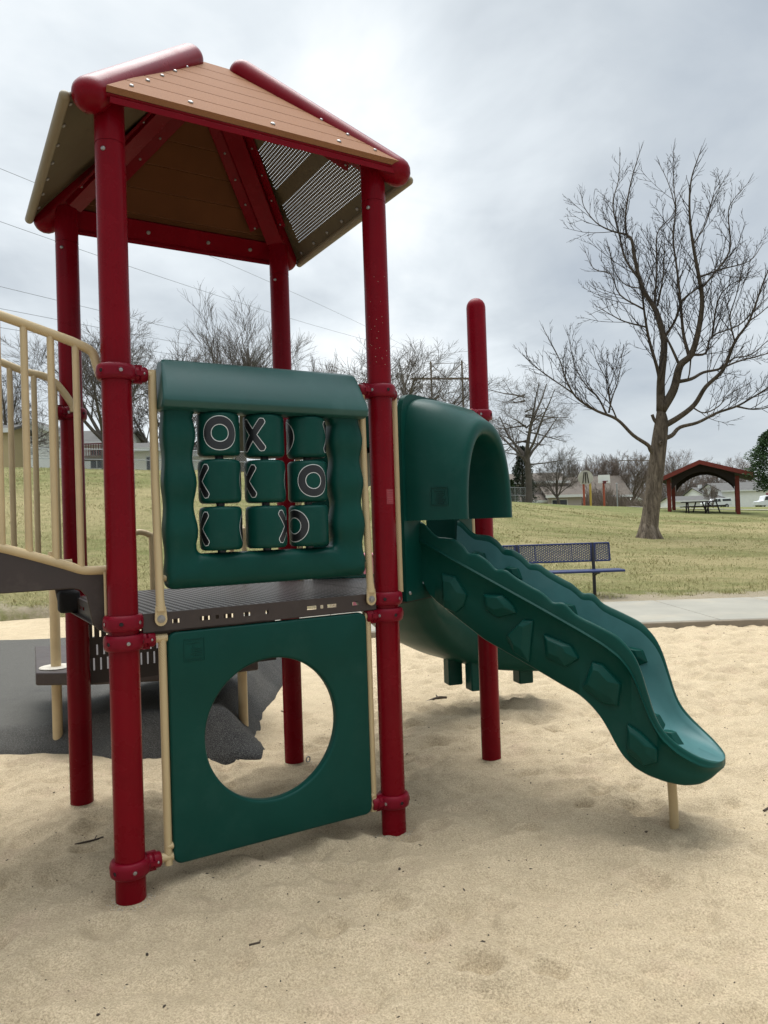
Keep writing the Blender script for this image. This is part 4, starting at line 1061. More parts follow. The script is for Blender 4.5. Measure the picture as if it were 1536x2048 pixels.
for nm, (pl, r0, r1, dy) in LIMBS.items():
    n = len(pl); P = []; ip_ = [z3(x, y) for x, y in pl]
    q = min(SAMP, key=lambda q: (q[0]-ip_[0][0])**2+(q[1]-ip_[0][1])**2)
    for i, (X, Yp) in enumerate(ip_):
        P.append(at(X, Yp, q[2]+dy*(i/(n-1))**1.1) if i else (at(q[0], q[1], q[2]) if (q[0]-X)**2+(q[1]-Yp)**2 < 900 else at(X, Yp, q[2])))
    for i in range(n-1):
        for k in range(6): f = k/6; SAMP.append((ip_[i][0]+(ip_[i+1][0]-ip_[i][0])*f, ip_[i][1]+(ip_[i+1][1]-ip_[i][1])*f, P[i][1]+(P[i+1][1]-P[i][1])*f))
    P = cr(P, 4); m_ = len(P); rs = [r0+(r1-r0)*(i/(m_-1))**.75 for i in range(m_)]
    limbs.tube(P, rs, 9 if r0 > .06 else 6)
    if nm in ('S', 'N', 'H3'): continue
    Ls = np.cumsum([0]+[np.linalg.norm(P[i+1]-P[i]) for i in range(m_-1)]); tot = Ls[-1]
    d = .30 if r0 < .1 else max(.9, tot*.22)
    if nm in ('F', 'E', 'D', 'C'): d = tot*.33
    while d < tot:
        i = min(np.searchsorted(Ls, d)-1, m_-2); f = (d-Ls[i])/(Ls[i+1]-Ls[i]); p = P[i]+(P[i+1]-P[i])*f; t = P[i+1]-P[i]; t /= np.linalg.norm(t)
        ax = np.cross(t, R.normal(0, 1, 3)); c = rot_about(t, ax, math.radians(R.uniform(25, 55))); c = c+ZX*.30; c /= np.linalg.norm(c)
        rr = rs[i]; L = R.uniform(.8, 2.0)*(1.1-.85*d/tot)
        grow(twigs, p, c, max(L, .3), min(rr*.55, .016), 0 if L > .85 else 1 if L > .5 else 2, R, TC_)
        d += R.uniform(.12, .25)
    # tip sprays
    for j in range(3):
        t = P[-1]-P[-3]; t /= np.linalg.norm(t); c = rot_about(t, R.normal(0, 1, 3), math.radians(R.uniform(0, 30)))
        grow(twigs, P[-1], c, R.uniform(.2, .5), max(r1*.8, .008), 2, R, TC_)
limbs.build('limb', M['limb'], tree, 180)
mt = MB(); tree_tubes(mt, twigs); mt.build('twigs', M['twig'], tree, 180, fixn=False)

# evergreens
def conifer(px, pytop, Y, name, label, wid, mat, n, seed, cone=True):
    top = at(px, pytop, Y); g = tz(top[0], Y); H = top[2]-g; R = np.random.default_rng(seed)
    e = empty(name, (top[0], Y, g), label, 'tree'); mb = MB(); mb.tube([V(top[0], Y, g-.3), V(top[0], Y, g+H*.9)], [.22, .04], 8); mb.build('trunk', M['bgbark'], e)
    vs = []; fs = []
    for i in range(n):
        f = R.random()**.75; zz = g+H*((.08 if cone else .30)+(.92 if cone else .70)*f); rad = wid*((1-f)**.8 if cone else (math.sin(PI*min(1, .12+f*.88))**.7))+.12
        k = 9; a = R.uniform(0, 2*PI); lob = .72+.28*math.sin(a*5+f*30)*math.sin(a*3+f*9)
        rr = rad*lob*math.sqrt(R.uniform(.15, 1)); c = V(top[0]+rr*math.cos(a), Y+rr*math.sin(a), zz-.10*rr)
        sz = R.uniform(.07, .18)*(1 if cone else .9)
        d = V(math.cos(a), math.sin(a), R.uniform(-.35, .5))+R.normal(0, .35, 3); d /= np.linalg.norm(d); s_ = np.cross(d, R.normal(0, 1, 3)); s_ /= np.linalg.norm(s_)
        o = len(vs); vs += [tuple(c), tuple(c+d*sz*.6+s_*sz*.28), tuple(c+d*sz*1.3), tuple(c+d*sz*.6-s_*sz*.28)]; fs.append((o, o+1, o+2, o+3))
    m2 = MB(); m2.v = vs; m2.f = fs; m2.m = [0]*len(fs); m2.build('crown', mat, e, flat=True, fixn=False)
conifer(1043, 893, 72, 'spruce_tree', 'dark green spruce behind the bare tree with drooping twigs', 1.75, M['needle'], 11000, 1)
conifer(1546, 858, 46, 'pine_tree', 'green pine cut off by the right picture edge', 1.75, M['needle2'], 12000, 2, False)
conifer(1020, 960, 66, 'blue_spruce', 'small grey green spruce beside the fence at the hood edge', .7, M['needle2'], 2000, 4)

# ------------------------------------------------------------------ houses
def house(px, Y, w, d, hw, hr, label, wall, roof, ridge='x', name='house', basez=None, wins=(), doors=(), rot=0, chimney=None, over=.4, cat='house', top_py=None):
    p = at(px, 1000, Y); g = tz(p[0], Y) if basez is None else basez
    if top_py is not None: g = at(px, top_py, Y)[2]-hw-hr
    e = empty(name, (p[0], Y, g), label, cat); X = p[0]
    mb = MB(); y0, y1 = Y, Y+d; x0, x1 = X-w/2, X+w/2; h = g+hw
    if ridge == 'x':
        mb.prism([V(x0, y0, g-1.5), V(x0, y1, g-1.5), V(x0, y1, h), V(x0, (y0+y1)/2, h+hr), V(x0, y0, h)], V(w, 0, 0))
    else:
        mb.prism([V(x0, y0, g-1.5), V(x1, y0, g-1.5), V(x1, y0, h), V(X, y0, h+hr), V(x0, y0, h)], V(0, d, 0))
    mb.build('wall', wall, e, 30)
    mb = MB(); o = over; T_ = .16
    if ridge == 'x':
        k = hr/(d/2)
        for sg, ya in ((1, y0), (-1, y1)):
            ym = (y0+y1)/2; mb.prism([V(x0-o, ya-sg*o, h-k*o+.02), V(x1+o, ya-sg*o, h-k*o+.02), V(x1+o, ym, h+hr+.02), V(x0-o, ym, h+hr+.02)], V(0, 0, T_))
    else:
        k = hr/(w/2)
        for xa, sg in ((x0, 1), (x1, -1)):
            mb.prism([V(xa-sg*o, y0-o, h-k*o+.02), V(X, y0-o, h+hr+.02), V(X, y1+o, h+hr+.02), V(xa-sg*o, y1+o, h-k*o+.02)], V(0, 0, T_))
    rf = mb.build('roof', roof, e, 30)
    mb = MB()
    if ridge == 'x': mb.abox(x0-o, x1+o, y0-o-.05, y0-o, h-k*o-.08, h-k*o+.2)
    else:
        for xa, sg in ((x0, 1), (x1, -1)): mb.prism([V(xa-sg*o, y0-o-.06, h-k*o-.14), V(X, y0-o-.06, h+hr-.14), V(X, y0-o-.06, h+hr+.2), V(xa-sg*o, y0-o-.06, h-k*o+.2)], V(0, .05, 0))
    mb.build('fascia', M['trim'], rf, 30)
    if chimney: mb = MB(); cx = X+chimney; mb.abox(cx-.35, cx+.35, Y+d*.4, Y+d*.4+.6, h+hr*.3, h+hr+.7); mb.build('chimney', M['trim'], rf, 30)
    for (dx, z, ww, hh) in wins:
        mb = MB(); mb.abox(X+dx-ww/2-.08, X+dx+ww/2+.08, y0-.04, y0-.005, g+z-.08, g+z+hh+.08); f = mb.build('window', M['trim'], e, 30)
        mb = MB(); mb.abox(X+dx-ww/2, X+dx-.03, y0-.055, y0-.043, g+z, g+z+hh); mb.abox(X+dx+.03, X+dx+ww/2, y0-.055, y0-.043, g+z, g+z+hh); mb.build('pane', M['glass'], f, 30)
    for (dx, ww, hh, m) in doors:
        mb = MB(); mb.abox(X+dx-ww/2, X+dx+ww/2, y0-.05, y0-.005, g-.2, g+hh)
        for q in range(1, 4): mb.abox(X+dx-ww/2, X+dx+ww/2, y0-.056, y0-.0505, g+hh*q/4-.015, g+hh*q/4+.015)
        mb.build('door', m, e, 30)
    return e
house(-22, 46, 2.9, 2.5, 2.35, .35, 'tan sided shed with a dark roof at the left picture edge', M['tansiding'], M['shingle'], 'x', 'shed', cat='shed', over=.25, top_py=851)
house(62, 60, 5.6, 8, 3.0, 1.35, 'white gabled house behind the left handrails', M['siding'], M['shingle'], 'y', wins=[(-1.5, 1.1, 1.2, 1.2)], top_py=842)
house(172, 62, 5.5, 8, 3.1, 1.4, 'white house with a red railed deck between the two left red posts', M['siding'], M['shingle'], 'x', wins=[(1.0, 1.0, 1.0, 1.5)], top_py=853)
house(283, 58, 3.6, 7, 2.7, .75, 'small cream outbuilding seen just right of the left front red post', M['sidingcr'], M['shingle'], 'x', wins=[(.9, 1.1, .8, 1.0)], top_py=880)
house(392, 70, 4.2, 8, 3.0, 1.2, 'grey roofed white house glimpsed through the left edge of the barrel window', M['siding'], M['shingle'], 'x', wins=[(-.6, 1.0, .9, 1.1)], top_py=884)
# red railed deck in front of the second house
p = at(187, 905, 58.5); g = tz(p[0], 58.5)
dk = empty('garden_deck', (p[0], 58.5, g), 'raised wooden deck with dark red railings behind the fence', 'deck')
zz = at(187, 912, 58.5)[2]
mb = MB(); mb.abox(p[0]-1.4, p[0]+1.4, 58, 60.4, zz-.2, zz); mb.build('floor', M['wood'], dk, 30)
mb = MB(); mb.abox(p[0]-1.4, p[0]+1.4, 57.96, 58.02, zz+.85, zz+.95)
for i in range(15): mb.abox(p[0]-1.38+i*.195, p[0]-1.33+i*.195, 57.97, 58.01, zz, zz+.85)
mb.build('railing', M['reddoor'], dk, 30)
for dx in (-1.3, 1.3): mb = MB(); mb.abox(p[0]+dx-.08, p[0]+dx+.08, 58.05, 58.2, g-1.5, zz-.2); mb.build('support_post', M['wood'], dk, 30)
# right hand houses
house(1078, 85, 6.3, 8, 4.0, 1.1, 'pinkish split level house behind the low dense tree', M['sidingpk'], M['shinglebr'], 'x', wins=[(-1.6, 2.3, .9, 1.3), (.9, 2.3, 1.1, 1.3)], doors=[(.9, 1.6, 1.6, M['glass'])], top_py=945)
house(1068, 83, 6.0, 2, 1.6, .5, 'low garage wing with a pale door in front of the split level house', M['sidingpk'], M['shinglebr'], 'x', 'garage', doors=[(-.9, 2.6, 1.3, M['sidingcr'])], cat='garage', top_py=992)
house(1130, 82, 3.6, 7, 2.3, 1.3, 'small pale gabled house end left of the basketball hoops', M['sidingpk'], M['shinglebr'], 'x', wins=[(-.6, .9, 1.6, .9)], top_py=967)
house(1185, 98, 9.5, 9, 2.2, 2.6, 'house with a big sloping brown roof behind the basketball hoops', M['sidingbr'], M['shinglebr'], 'x', wins=[(-1.5, .7, 1.3, .9), (1.5, .7, 1.3, .9)], top_py=952)
house(1273, 112, 1.6, 1.6, .55, .35, 'tiny white garden shed left of the big park tree trunk', M['siding'], M['siding'], 'y', 'shed', cat='shed', over=.1, top_py=996)
house(1452, 158, 9.6, 10, 5.6, 1.4, 'two storey white house behind the pavilion', M['siding'], M['shingle'], 'x', chimney=-3.6, wins=[(-3.1, 3.6, 1.2, 1.2), (-1.3, 3.6, 1.2, 1.2), (1.8, .8, 1.0, 2.6), (3.2, 3.3, 1.0, 1.5)], top_py=973)
house(1402, 148, 10.2, 8, 2.5, .9, 'low white garage with a dark red door seen under the pavilion roof', M['siding'], M['shingle'], 'x', 'garage', doors=[(2.3, 2.1, 1.9, M['reddoor'])], cat='garage', top_py=992)
house(1512, 150, 13.5, 12, 4.8, 1.7, 'white sided house with a plain wall at the right picture edge', M['siding'], M['shingle'], 'x', top_py=963)

# chain link fence on the left crest
def fence(px0, px1, Y, n, label, h=1.25):
    a, b_ = at(px0, 940, Y), at(px1, 940, Y); e = empty('chain_link_fence', (a[0], Y, tz(a[0], Y)), label, 'fence'); rails = MB(); mesh = MB(); prev = None
    for i in range(n+1):
        X = a[0]+(b_[0]-a[0])*i/n; g = tz(X, Y); mb = MB(); mb.tube([V(X, Y, g-.3), V(X, Y, g+h+.05)], .03, 6); mb.build('fence_post', M['galv'], e)
        if prev is not None:
            Xp, gp = prev
            for hh in (h, .08, h*.55): rails.tube([V(Xp, Y, gp+hh), V(X, Y, g+hh)], .02 if hh > .1 else .01, 5)
            L = X-Xp; k = -h
            while k < L:
                for sg in (0, 1):
                    t0 = max(0, -k/h); t1 = min(1, (L-k)/h)
                    if t1 > t0: mesh.tube([V(Xp+k+h*t0, Y+.01, gp+(h*t0 if sg else h-h*t0)), V(Xp+k+h*t1, Y+.01, gp+(h*t1 if sg else h-h*t1))], .004, 3, cap=False)
                k += .14
        prev = (X, g)
    rails.build('fence_rail', M['galv'], e); mesh.build('fence_mesh', M['galv'], e, fixn=False)
fence(50, 720, 41.5, 8, 'galvanised chain link fence along the crest behind the tower')
fence(985, 1050, 60, 3, 'short chain link fence run beside the spruce trees', 1.4)

# ------------------------------------------------------------------ pavilion
def pavilion():
    Y0 = 50; D = 6.5; rz = -math.radians(24.5); c = at(1404, 1022, Y0); g = tz(c[0], Y0); X = c[0]
    e = empty('picnic_pavilion', (X, Y0, g), 'open picnic pavilion with red posts and a low gabled roof', 'pavilion')
    zl = at(1323, 958, Y0)[2]; zr = at(1503, 948, Y0)[2]; zp = at(1397, 921, Y0)[2]; xl, xr, xp = at(1323, 962, Y0)[0], at(1503, 955, Y0)[0], at(1399, 921, Y0)[0]
    ze = (zl+zr)/2-.05
    for (x, y) in ((at(1338, 990, Y0)[0], Y0+.35), (at(1338, 990, Y0)[0], Y0+D-1.0), (at(1473, 990, Y0)[0], Y0+.35), (at(1473, 990, Y0)[0], Y0+D-1.0)):
        mb = MB(); mb.abox(x-.13, x+.13, y-.13, y+.13, g-.4, ze); mb.build('post', M['pavred'], e, 30, bevel=.01)
    for (xa, nm) in ((xl, 0), (xr, 1)):
        mb = MB(); mb.prism([V(xa, Y0-.4, ze+.12), V(xp, Y0-.4, zp), V(xp, Y0+D, zp), V(xa, Y0+D, ze+.12)], V(0, 0, -.14)); rf = mb.build('roof_slope', [M['shingle']], e, 30)
        mb = MB(); mb.prism([V(xa, Y0-.40, ze-.16), V(xp, Y0-.40, zp-.26), V(xp, Y0-.40, zp+.02), V(xa, Y0-.40, ze+.14)], V(0, -.06, 0)); mb.build('fascia', M['pavred'], rf, 30)
        mb = MB(); mb.prism([V(xa, Y0-.38, ze-.10), V(xp, Y0-.38, zp-.16), V(xp, Y0+D, zp-.16), V(xa, Y0+D, ze-.10)], V(0, 0, -.1)); mb.build('soffit', M['pavdark'], rf, 30)
    # arched braces at both ends
    for y in (Y0+.25, Y0+D-1.0):
        xa, xb = at(1344, 980, Y0)[0], at(1468, 980, Y0)[0]; top = []; bot = []
        for i in range(21):
            f = i/20; x = xa+(xb-xa)*f; zt_ = (ze+(zp-ze)*(x-xl)/(xp-xl)) if x < xp else (zp+(ze-zp)*(x-xp)/(xr-xp))
            top.append((x, zt_-.2)); bot.append((x, min(zt_-.3, ze-.75+1.15*math.sin(PI*f)**.75)))
        mb = MB(); m_ = 21
        vs = [V(x, y+dy, z) for dy in (0, .12) for x, z in top]+[V(x, y+dy, z) for dy in (0, .12) for x, z in bot]
        fs = []
        for i in range(20): fs += [(i, i+1, 2*m_+i+1, 2*m_+i), (m_+i, 3*m_+i, 3*m_+i+1, m_+i+1), (2*m_+i, 2*m_+i+1, 3*m_+i+1, 3*m_+i), (i, m_+i, m_+i+1, i+1)]
        mb.add(vs, fs); mb.build('arch_brace', M['pavdark'], e, 30)
    e.rotation_euler = (0, 0, rz); e.scale = (.94, .94, 1)
pavilion()
def picnic(px, Y, label, s=1.0, rot=.3):
    p = at(px, 1010, Y); g = tz(p[0], Y); e = empty('picnic_table', (p[0], Y, g), label, 'picnic table', 'dark picnic tables at the pavilion')
    c, s_ = math.cos(rot), math.sin(rot); ax, bx = V(c, s_, 0), V(-s_, c, 0); o = V(p[0], Y, g)
    mb = MB(); mb.box(o+ZX*.75, (ax, bx, ZX), (.95, .4, .03)); mb.build('table_top', M['pavdark'], e, 30)
    for sg in (-1, 1): mb = MB(); mb.box(o+ZX*.45+bx*sg*.72, (ax, bx, ZX), (.95, .15, .03)); mb.build('bench_seat', M['pavdark'], e, 30)
    for q in (-.6, .6):
        mb = MB(); mb.box(o+ax*q+ZX*.4, (bx, ax, ZX), (.75, .03, .03))
        for sg in (-1, 1): mb.tube([o+ax*q+bx*sg*.3+ZX*.73, o+ax*q+bx*sg*.62-ZX*.02], .045, 6)
        mb.build('leg_frame', M['pavdark'], e, 30)
picnic(1394, 49, 'dark picnic table nearer the lawn in front of the pavilion', rot=-.25)
picnic(1412, 51.6, 'dark picnic table standing under the middle of the pavilion roof', rot=.35)

# ------------------------------------------------------------------ basketball hoops
def hoop(px, Y, label, fan, pole_px, backcol):
    top = at(px, 955, Y); g = tz(top[0], Y)-.3; o = V(top[0], Y, g)
    e = empty('basketball_hoop', tuple(o), label, 'basketball hoop', 'basketball hoops on the far court'); zb0 = at(px, 960 if fan else 966, Y)[2]; zb1 = at(px, 941 if fan else 950, Y)[2]
    for k, (ppx, m) in enumerate(pole_px):
        x = at(ppx, 990, Y)[0]; mb = MB(); mb.tube([V(x, Y, g-1), V(x, Y, zb0+.35)], .09, 8); mb.build('pole', M[m], e)
    mb = MB(); w = (.64 if fan else .52)
    if fan: poly = [V(o[0]+w*math.cos(a), Y-.12, zb0+(zb1-zb0)*max(0, math.sin(a))**.8) for a in np.linspace(0, PI, 15)]+[V(o[0]-w*.55, Y-.12, zb0-.35), V(o[0]+w*.55, Y-.12, zb0-.35)]
    else: poly = [V(o[0]-w, Y-.12, zb0), V(o[0]+w, Y-.12, zb0), V(o[0]+w, Y-.12, zb1), V(o[0]-w, Y-.12, zb1)]
    mb.prism(poly, V(0, -.05, 0)); mb.build('backboard', M[backcol], e, 30)
    mb = MB()
    if fan:
        for dx in (-.22, .22, .0): mb.tube([V(o[0]+dx*1.1, Y-.2, zb0-.25), V(o[0]+dx*.5, Y-.2, zb1-.15)], .04, 5)
        mb.build('brace', M['pavdark'], e)
    else:
        mb.lathe(V(o[0], Y-.5, zb0+.1), [(.25, 0), (.25, .06), (.20, .06), (.20, 0)], 14, closed=True); mb.box(V(o[0], Y-.25, zb0+.03), ((1, 0, 0), (0, 1, 0), (0, 0, 1)), (.12, .12, .1)); mb.build('rim', M['reddoor'], e)
hoop(1170, 62, 'basketball hoop with a fan shaped backboard seen from behind', True, [(1168, 'orange'), (1181, 'yellow')], 'board')
hoop(1207, 66, 'basketball hoop with a white rectangular backboard and a dark red rim', False, [(1208, 'orange')], 'siding')
p = at(1234, 985, 64); mb = MB(); g = tz(p[0], 64); mb.tube([V(p[0], 64, g-.5), V(p[0], 64, at(1234, 968, 64)[2])], .05, 6, 0, 'end'); mb.lathe(V(p[0], 64, at(1234, 968, 64)[2]), [(.09, 0), (.09, .05), (.03, .08)], 8)
tag(mb.build('court_pole', M['galv']), 'thin grey pole right of the white backboard', 'pole')

# ------------------------------------------------------------------ vehicles
def pickup(px, Y):
    p = at(px, 1012, Y); g = at(px, 1016.5, Y)[2]; X = p[0]; e = empty('pickup_truck', (X, Y, g), 'white pickup truck with a canopy parked beyond the pavilion', 'pickup')
    mb = MB(); pr = [(-2.45, .45), (-2.5, .95), (-2.35, 1.05), (-1.2, 1.12), (-.55, 1.72), (.5, 1.76), (.56, 1.74), (2.35, 1.74), (2.5, 1.1), (2.5, .5)]
    mb.prism([V(X+x, Y-.9, g+z) for x, z in pr], V(0, 1.8, 0)); b_ = mb.build('body', M['whitecar'], e, 30, bevel=.06, seg=3)
    for pl in ([(-1.0, 1.15), (-.5, 1.6), (-.1, 1.63), (-.1, 1.15)], [(0, 1.15), (0, 1.63), (.42, 1.63), (.42, 1.15)], [(.8, 1.2), (.8, 1.6), (2.2, 1.6), (2.3, 1.2)]):
        mb = MB(); mb.prism([V(X+x, Y-.905, g+z) for x, z in pl], V(0, -.012, 0)); mb.build('window', M['glass'], e, 30)
    for x in (-1.55, 1.5):
        for y in (-.85, .85): mb = MB(); mb.lathe(V(X+x, Y+y-.1, g+.36), [(.2, 0), (.36, 0), (.37, .1), (.36, .22), (.2, .22)], 16, V(0, 1, 0)); w = mb.build('wheel', M['tyre'], e); mb = MB(); mb.lathe(V(X+x, Y+y-.11, g+.36), [(.001, 0), (.2, 0), (.2, .05)], 12, V(0, 1, 0)); mb.build('rim', M['galv'], w)
pickup(1432, 132)
def truck(px, Y):
    X = at(px, 1000, Y)[0]; g = at(px, 1016, Y)[2]; e = empty('box_truck', (X, Y, g), 'white truck with a red body cut off by the right picture edge', 'truck')
    mb = MB(); mb.prism([V(X+x, Y-1, g+z) for x, z in [(-1.5, .5), (-1.55, 1.25), (-.55, 1.4), (-.25, 2.25), (.85, 2.35), (.85, .5)]], V(0, 2, 0)); mb.build('cab', M['whitecar'], e, 30, bevel=.08, seg=3)
    mb = MB(); mb.abox(X+.95, X+5.5, Y-1.1, Y+1.1, g+.8, g+2.8); mb.build('cargo_body', M['reddoor'], e, 30, bevel=.03)
    mb = MB(); mb.prism([V(X+x, Y-1.005, g+z) for x, z in [(-.4, 1.45), (-.15, 2.1), (.6, 2.15), (.6, 1.45)]], V(0, -.012, 0)); mb.build('window', M['glass'], e, 30)
    for x in (-.7, 3.8):
        for y in (-.95, .75): mb = MB(); mb.lathe(V(X+x, Y+y, g+.48), [(.25, 0), (.48, 0), (.48, .25), (.25, .25)], 16, V(0, 1, 0)); w = mb.build('wheel', M['tyre'], e); mb = MB(); mb.lathe(V(X+x, Y+y-.01, g+.48), [(.001, 0), (.26, 0), (.26, .05)], 12, V(0, 1, 0)); mb.build('rim', M['galv'], w)
truck(1528, 138)
# ribbon of road beyond the pavilion
xs = np.linspace(20, 75, 40); X_, Y_ = np.meshgrid(xs, np.array([60., 61., 62.])); Z_ = terr(X_, Y_)+.06
grid_mesh('road', X_, Y_, Z_, M['concrete'], 'structure')

# ------------------------------------------------------------------ power line: pylons and cables
def pylon(px, Y, zt, half, arm, label):
    p = at(px, 1000, Y); X = p[0]; g = tz(X, Y)-2; e = empty('pylon', (X, Y, g), label, 'pylon', 'wooden power line pylons')
    for sg in (-1, 1): mb = MB(); mb.tube([V(X+sg*half, Y, g), V(X+sg*half, Y, zt)], [.28, .20], 8); mb.build('pole', M['wood'], e)
    za = arm; mb = MB(); mb.box(V(X, Y, za), ((1, 0, -.03), (0, 1, 0), (.03, 0, 1)), (half*2.35, .15, .22)); mb.box(V(X, Y, zt-.5), ((1, 0, 0), (0, 1, 0), (0, 0, 1)), (half*1.1, .05, .05))
    for s0, s1 in ((-1, 0), (1, 0)):
        mb.tube([V(X+s0*half, Y, zt-.6), V(X, Y, za)], .09, 5); mb.tube([V(X+s0*half, Y, za), V(X, Y, za-half*1.9)], .07, 5)
    mb.build('crossarm', M['wood'], e, 30)
    mb = MB()
    for dx in (-half*2.2, 0, half*2.2): mb.tube([V(X+dx, Y, za), V(X+dx, Y, za-1.4)], .10, 5)
    mb.build('insulator', M['wire'], e)
    return X, Y
YP = 170
xa = at(902, 760, YP); pylon(902, YP, at(902, 722, YP)[2], 3.55, at(902, 757, YP)[2], 'tall wooden double pole pylon behind the slide hood')
pylon(1272, 420, at(1272, 910, 420)[2], 3.6, at(1272, 921, 420)[2], 'distant double pole pylon left of the big park tree')
CABLE = [((0, 337), (700, 636), (868, 723), 'uppermost of the five cables'), ((0, 443), (494, 613), (936, 722), 'second cable from the top'), ((0, 573), (395, 668), (836, 775), 'third cable from the top'), ((0, 617), (380, 690), (902, 778), 'fourth cable from the top'), ((0, 655), (300, 702), (968, 774), 'lowest of the five cables')]
for a, m_, b_, nm in CABLE:
    Yn = 58
    pa, pb = at(*a, Yn), at(*b_, YP); pm = None
    d = pa-pb; ext = pa+d*.35
    n = 30; pts = []
    # straight span with the slight sag the photo shows at its middle mark
    best = min(range(1, 60), key=lambda k: abs((lambda q: 768+FPX*((q-V(0, 0, CAMZ))@CR)/((q-V(0, 0, CAMZ))@fwd))(pa+(pb-pa)*k/60)-m_[0]))
    q = pa+(pb-pa)*best/60; qm = at(m_[0], m_[1], q[1]); sag = (q[2]-qm[2])/max(1e-3, 4*(best/60)*(1-best/60)); sag = float(np.clip(sag, -1, 6))
    for i in range(n+1):
        f = -.35+1.35*i/n; P = pa+(pb-pa)*f
        P = P-ZX*(4*sag*f*(1-f) if f > 0 else 4*sag*f); pts.append(P)
    mb = MB(); mb.tube(pts, .021, 5, cap=False)
    tag(mb.build('power_line', M['wire']), nm+' crossing the sky behind the tower', 'cable', 'power lines behind the tower')

# ------------------------------------------------------------------ small things
p = at(740, 1122, 11.3)
e = empty('litter_bin', (p[0], 11.9, .07), 'faded pink slatted bin glimpsed left of the right front red post', 'bin')
mb = MB(); zb = at(740, 1107, 11.9)[2]
mb.abox(p[0]-.30, p[0]+.30, 11.7, 12.2, .08, zb-.03)
mb.build('body', M['pink'], e, 30, bevel=.02)
mb = MB()
for i in range(8): mb.abox(p[0]-.27+i*.075, p[0]-.235+i*.075, 11.675, 11.698, .14, zb-.06)
mb.build('slat', M['pink'], e, 30)
mb = MB(); mb.abox(p[0]-.33, p[0]+.33, 11.67, 12.23, zb-.029, zb); mb.build('rim', M['pink'], e, 30, bevel=.01)
# twigs and debris
def zs(x, y): return float(sandz(np.array([x]), np.array([y]))[0])
def stick(a, b_, r, label):
    mid = (np.array(a)+np.array(b_))/2+V(.02, .01); P = [V(q[0], q[1], zs(q[0], q[1])+r*.7) for q in (a, mid, b_)]
    mb = MB(); mb.tube(cr(P, 4), r, 6); d = P[2]-P[0]; mb.tube([P[1], P[1]+V(-d[1], d[0], 0)*.22+d*.15+ZX*.005], r*.6, 5)
    tag(mb.build('twig', M['debris']), label, 'twig')
stick((.27, 5.86), (.45, 6.02), .011, 'dark twig on the sand under the curved green chute')
stick((-1.46, 3.42), (-1.36, 3.50), .004, 'thin dark twig on the sand between the two left red posts')
stick((-.50, 2.52), (-.475, 2.535), .0035, 'short dark twig on the open sand in front of the window panel')
stick((1.75, 3.55), (1.83, 3.60), .006, 'small dark twig on the sand right of the slide nose')
mb = MB(); c = V(-.485, 4.50, zs(-.485, 4.5)+.03)
mb.tube([c+V(.010*math.cos(a)-.02, .012*math.cos(a), .016*math.sin(a)-.012) for a in np.linspace(0, 2*PI, 16)], .004, 6); mb.tube([c+V(.0, .0, -.03), c+V(.03, -.03, -.055), c+V(.05, -.06, -.06)], .006, 6)
tag(mb.build('metal_ring', M['galv']), 'small metal ring sticking out of the sand by the rear red post', 'metal ring')
R = np.random.default_rng(8); mb = MB(); mbp = MB()
for i in range(1500):
    y = .95+9*R.random()**2.0; x = R.uniform(-.62, .72)*y; z = zs(x, y); big = R.random()
    r = R.uniform(.0010, .0026)*(1.8 if big > .975 else .8)*(1+.13*y); a = R.uniform(0, PI); ax = V(math.cos(a), math.sin(a), R.normal(0, .2)); el = R.uniform(1, 2.8)
    tgt = mbp if big < .12 else mb
    tgt.tube([V(x, y, z+r*.4)-ax*r*el, V(x, y, z+r*.5), V(x, y, z+r*.4)+ax*r*el], [r*.4, r, r*.35], 5)
# little heap of coarse grains around the front posts
for k in ('LF', 'RF'):
    for i in range(70):
        a = R.uniform(PI, 2*PI+.6); d = PR+abs(R.normal(0, .02))+.004; x, y = POSTS[k][0]+d*math.cos(a), POSTS[k][1]+d*math.sin(a); r = R.uniform(.0015, .004)
        mbp.tube([V(x-r, y, zs(x, y)+r*.5), V(x, y, zs(x, y)+r), V(x+r, y, zs(x, y)+r*.5)], [r*.5, r, r*.5], 5)
tag(mb.build('leaf_litter', M['debris'], fixn=False), 'dark specks of leaf litter scattered over the sand', 'litter', kind='stuff')
tag(mbp.build('pebbles', M['pebble'], fixn=False), 'pale grit and pebbles scattered over the sand', 'pebbles', kind='stuff')

# grass blades
n = 150000; R = np.random.default_rng(9)
Yb = 11.3+32*R.random(n)**1.7; Xb = R.uniform(-.62, .66, n)*Yb
keep = ~((Xb > -2.4) & (Yb < 11.72+.25*(fbm(Xb*1.7, Xb*0+3, 77, 3)-.2)*2)) & ~((Xb <= -2.4) & (Yb < 12.25))
Xb, Yb = Xb[keep], Yb[keep]; n = len(Xb)
clump = fbm(Xb*1.4, Yb*1.4, 101, 4)
edge = np.clip((13.0-Yb)/1.0, 0, 1); keep = (R.random(n) < .30+1.5*np.clip(clump-.35, 0, 1)) & (R.random(n) > edge*np.where(clump > .56, .0, .75)); Xb, Yb, clump = Xb[keep], Yb[keep], clump[keep]; n = len(Xb)
Zb = terr(Xb, Yb); ed = 12.15-1.0*ss(-.06, .0, Xb/Yb); hh = R.uniform(.022, .055, n)*(.75+.7*np.clip((clump-.4)*3, 0, 1)); ww = R.uniform(.004, .009, n)*(1+(Yb-11)*.06)
a = R.uniform(0, 2*PI, n); lx, ly = R.normal(0, .6, n)*hh, R.normal(0, .6, n)*hh
vs = np.empty((n, 3, 3)); vs[:, 0] = np.stack([Xb-ww*np.cos(a), Yb-ww*np.sin(a), Zb-.01], -1); vs[:, 1] = np.stack([Xb+ww*np.cos(a), Yb+ww*np.sin(a), Zb-.01], -1); vs[:, 2] = np.stack([Xb+lx, Yb+ly, Zb+hh], -1)
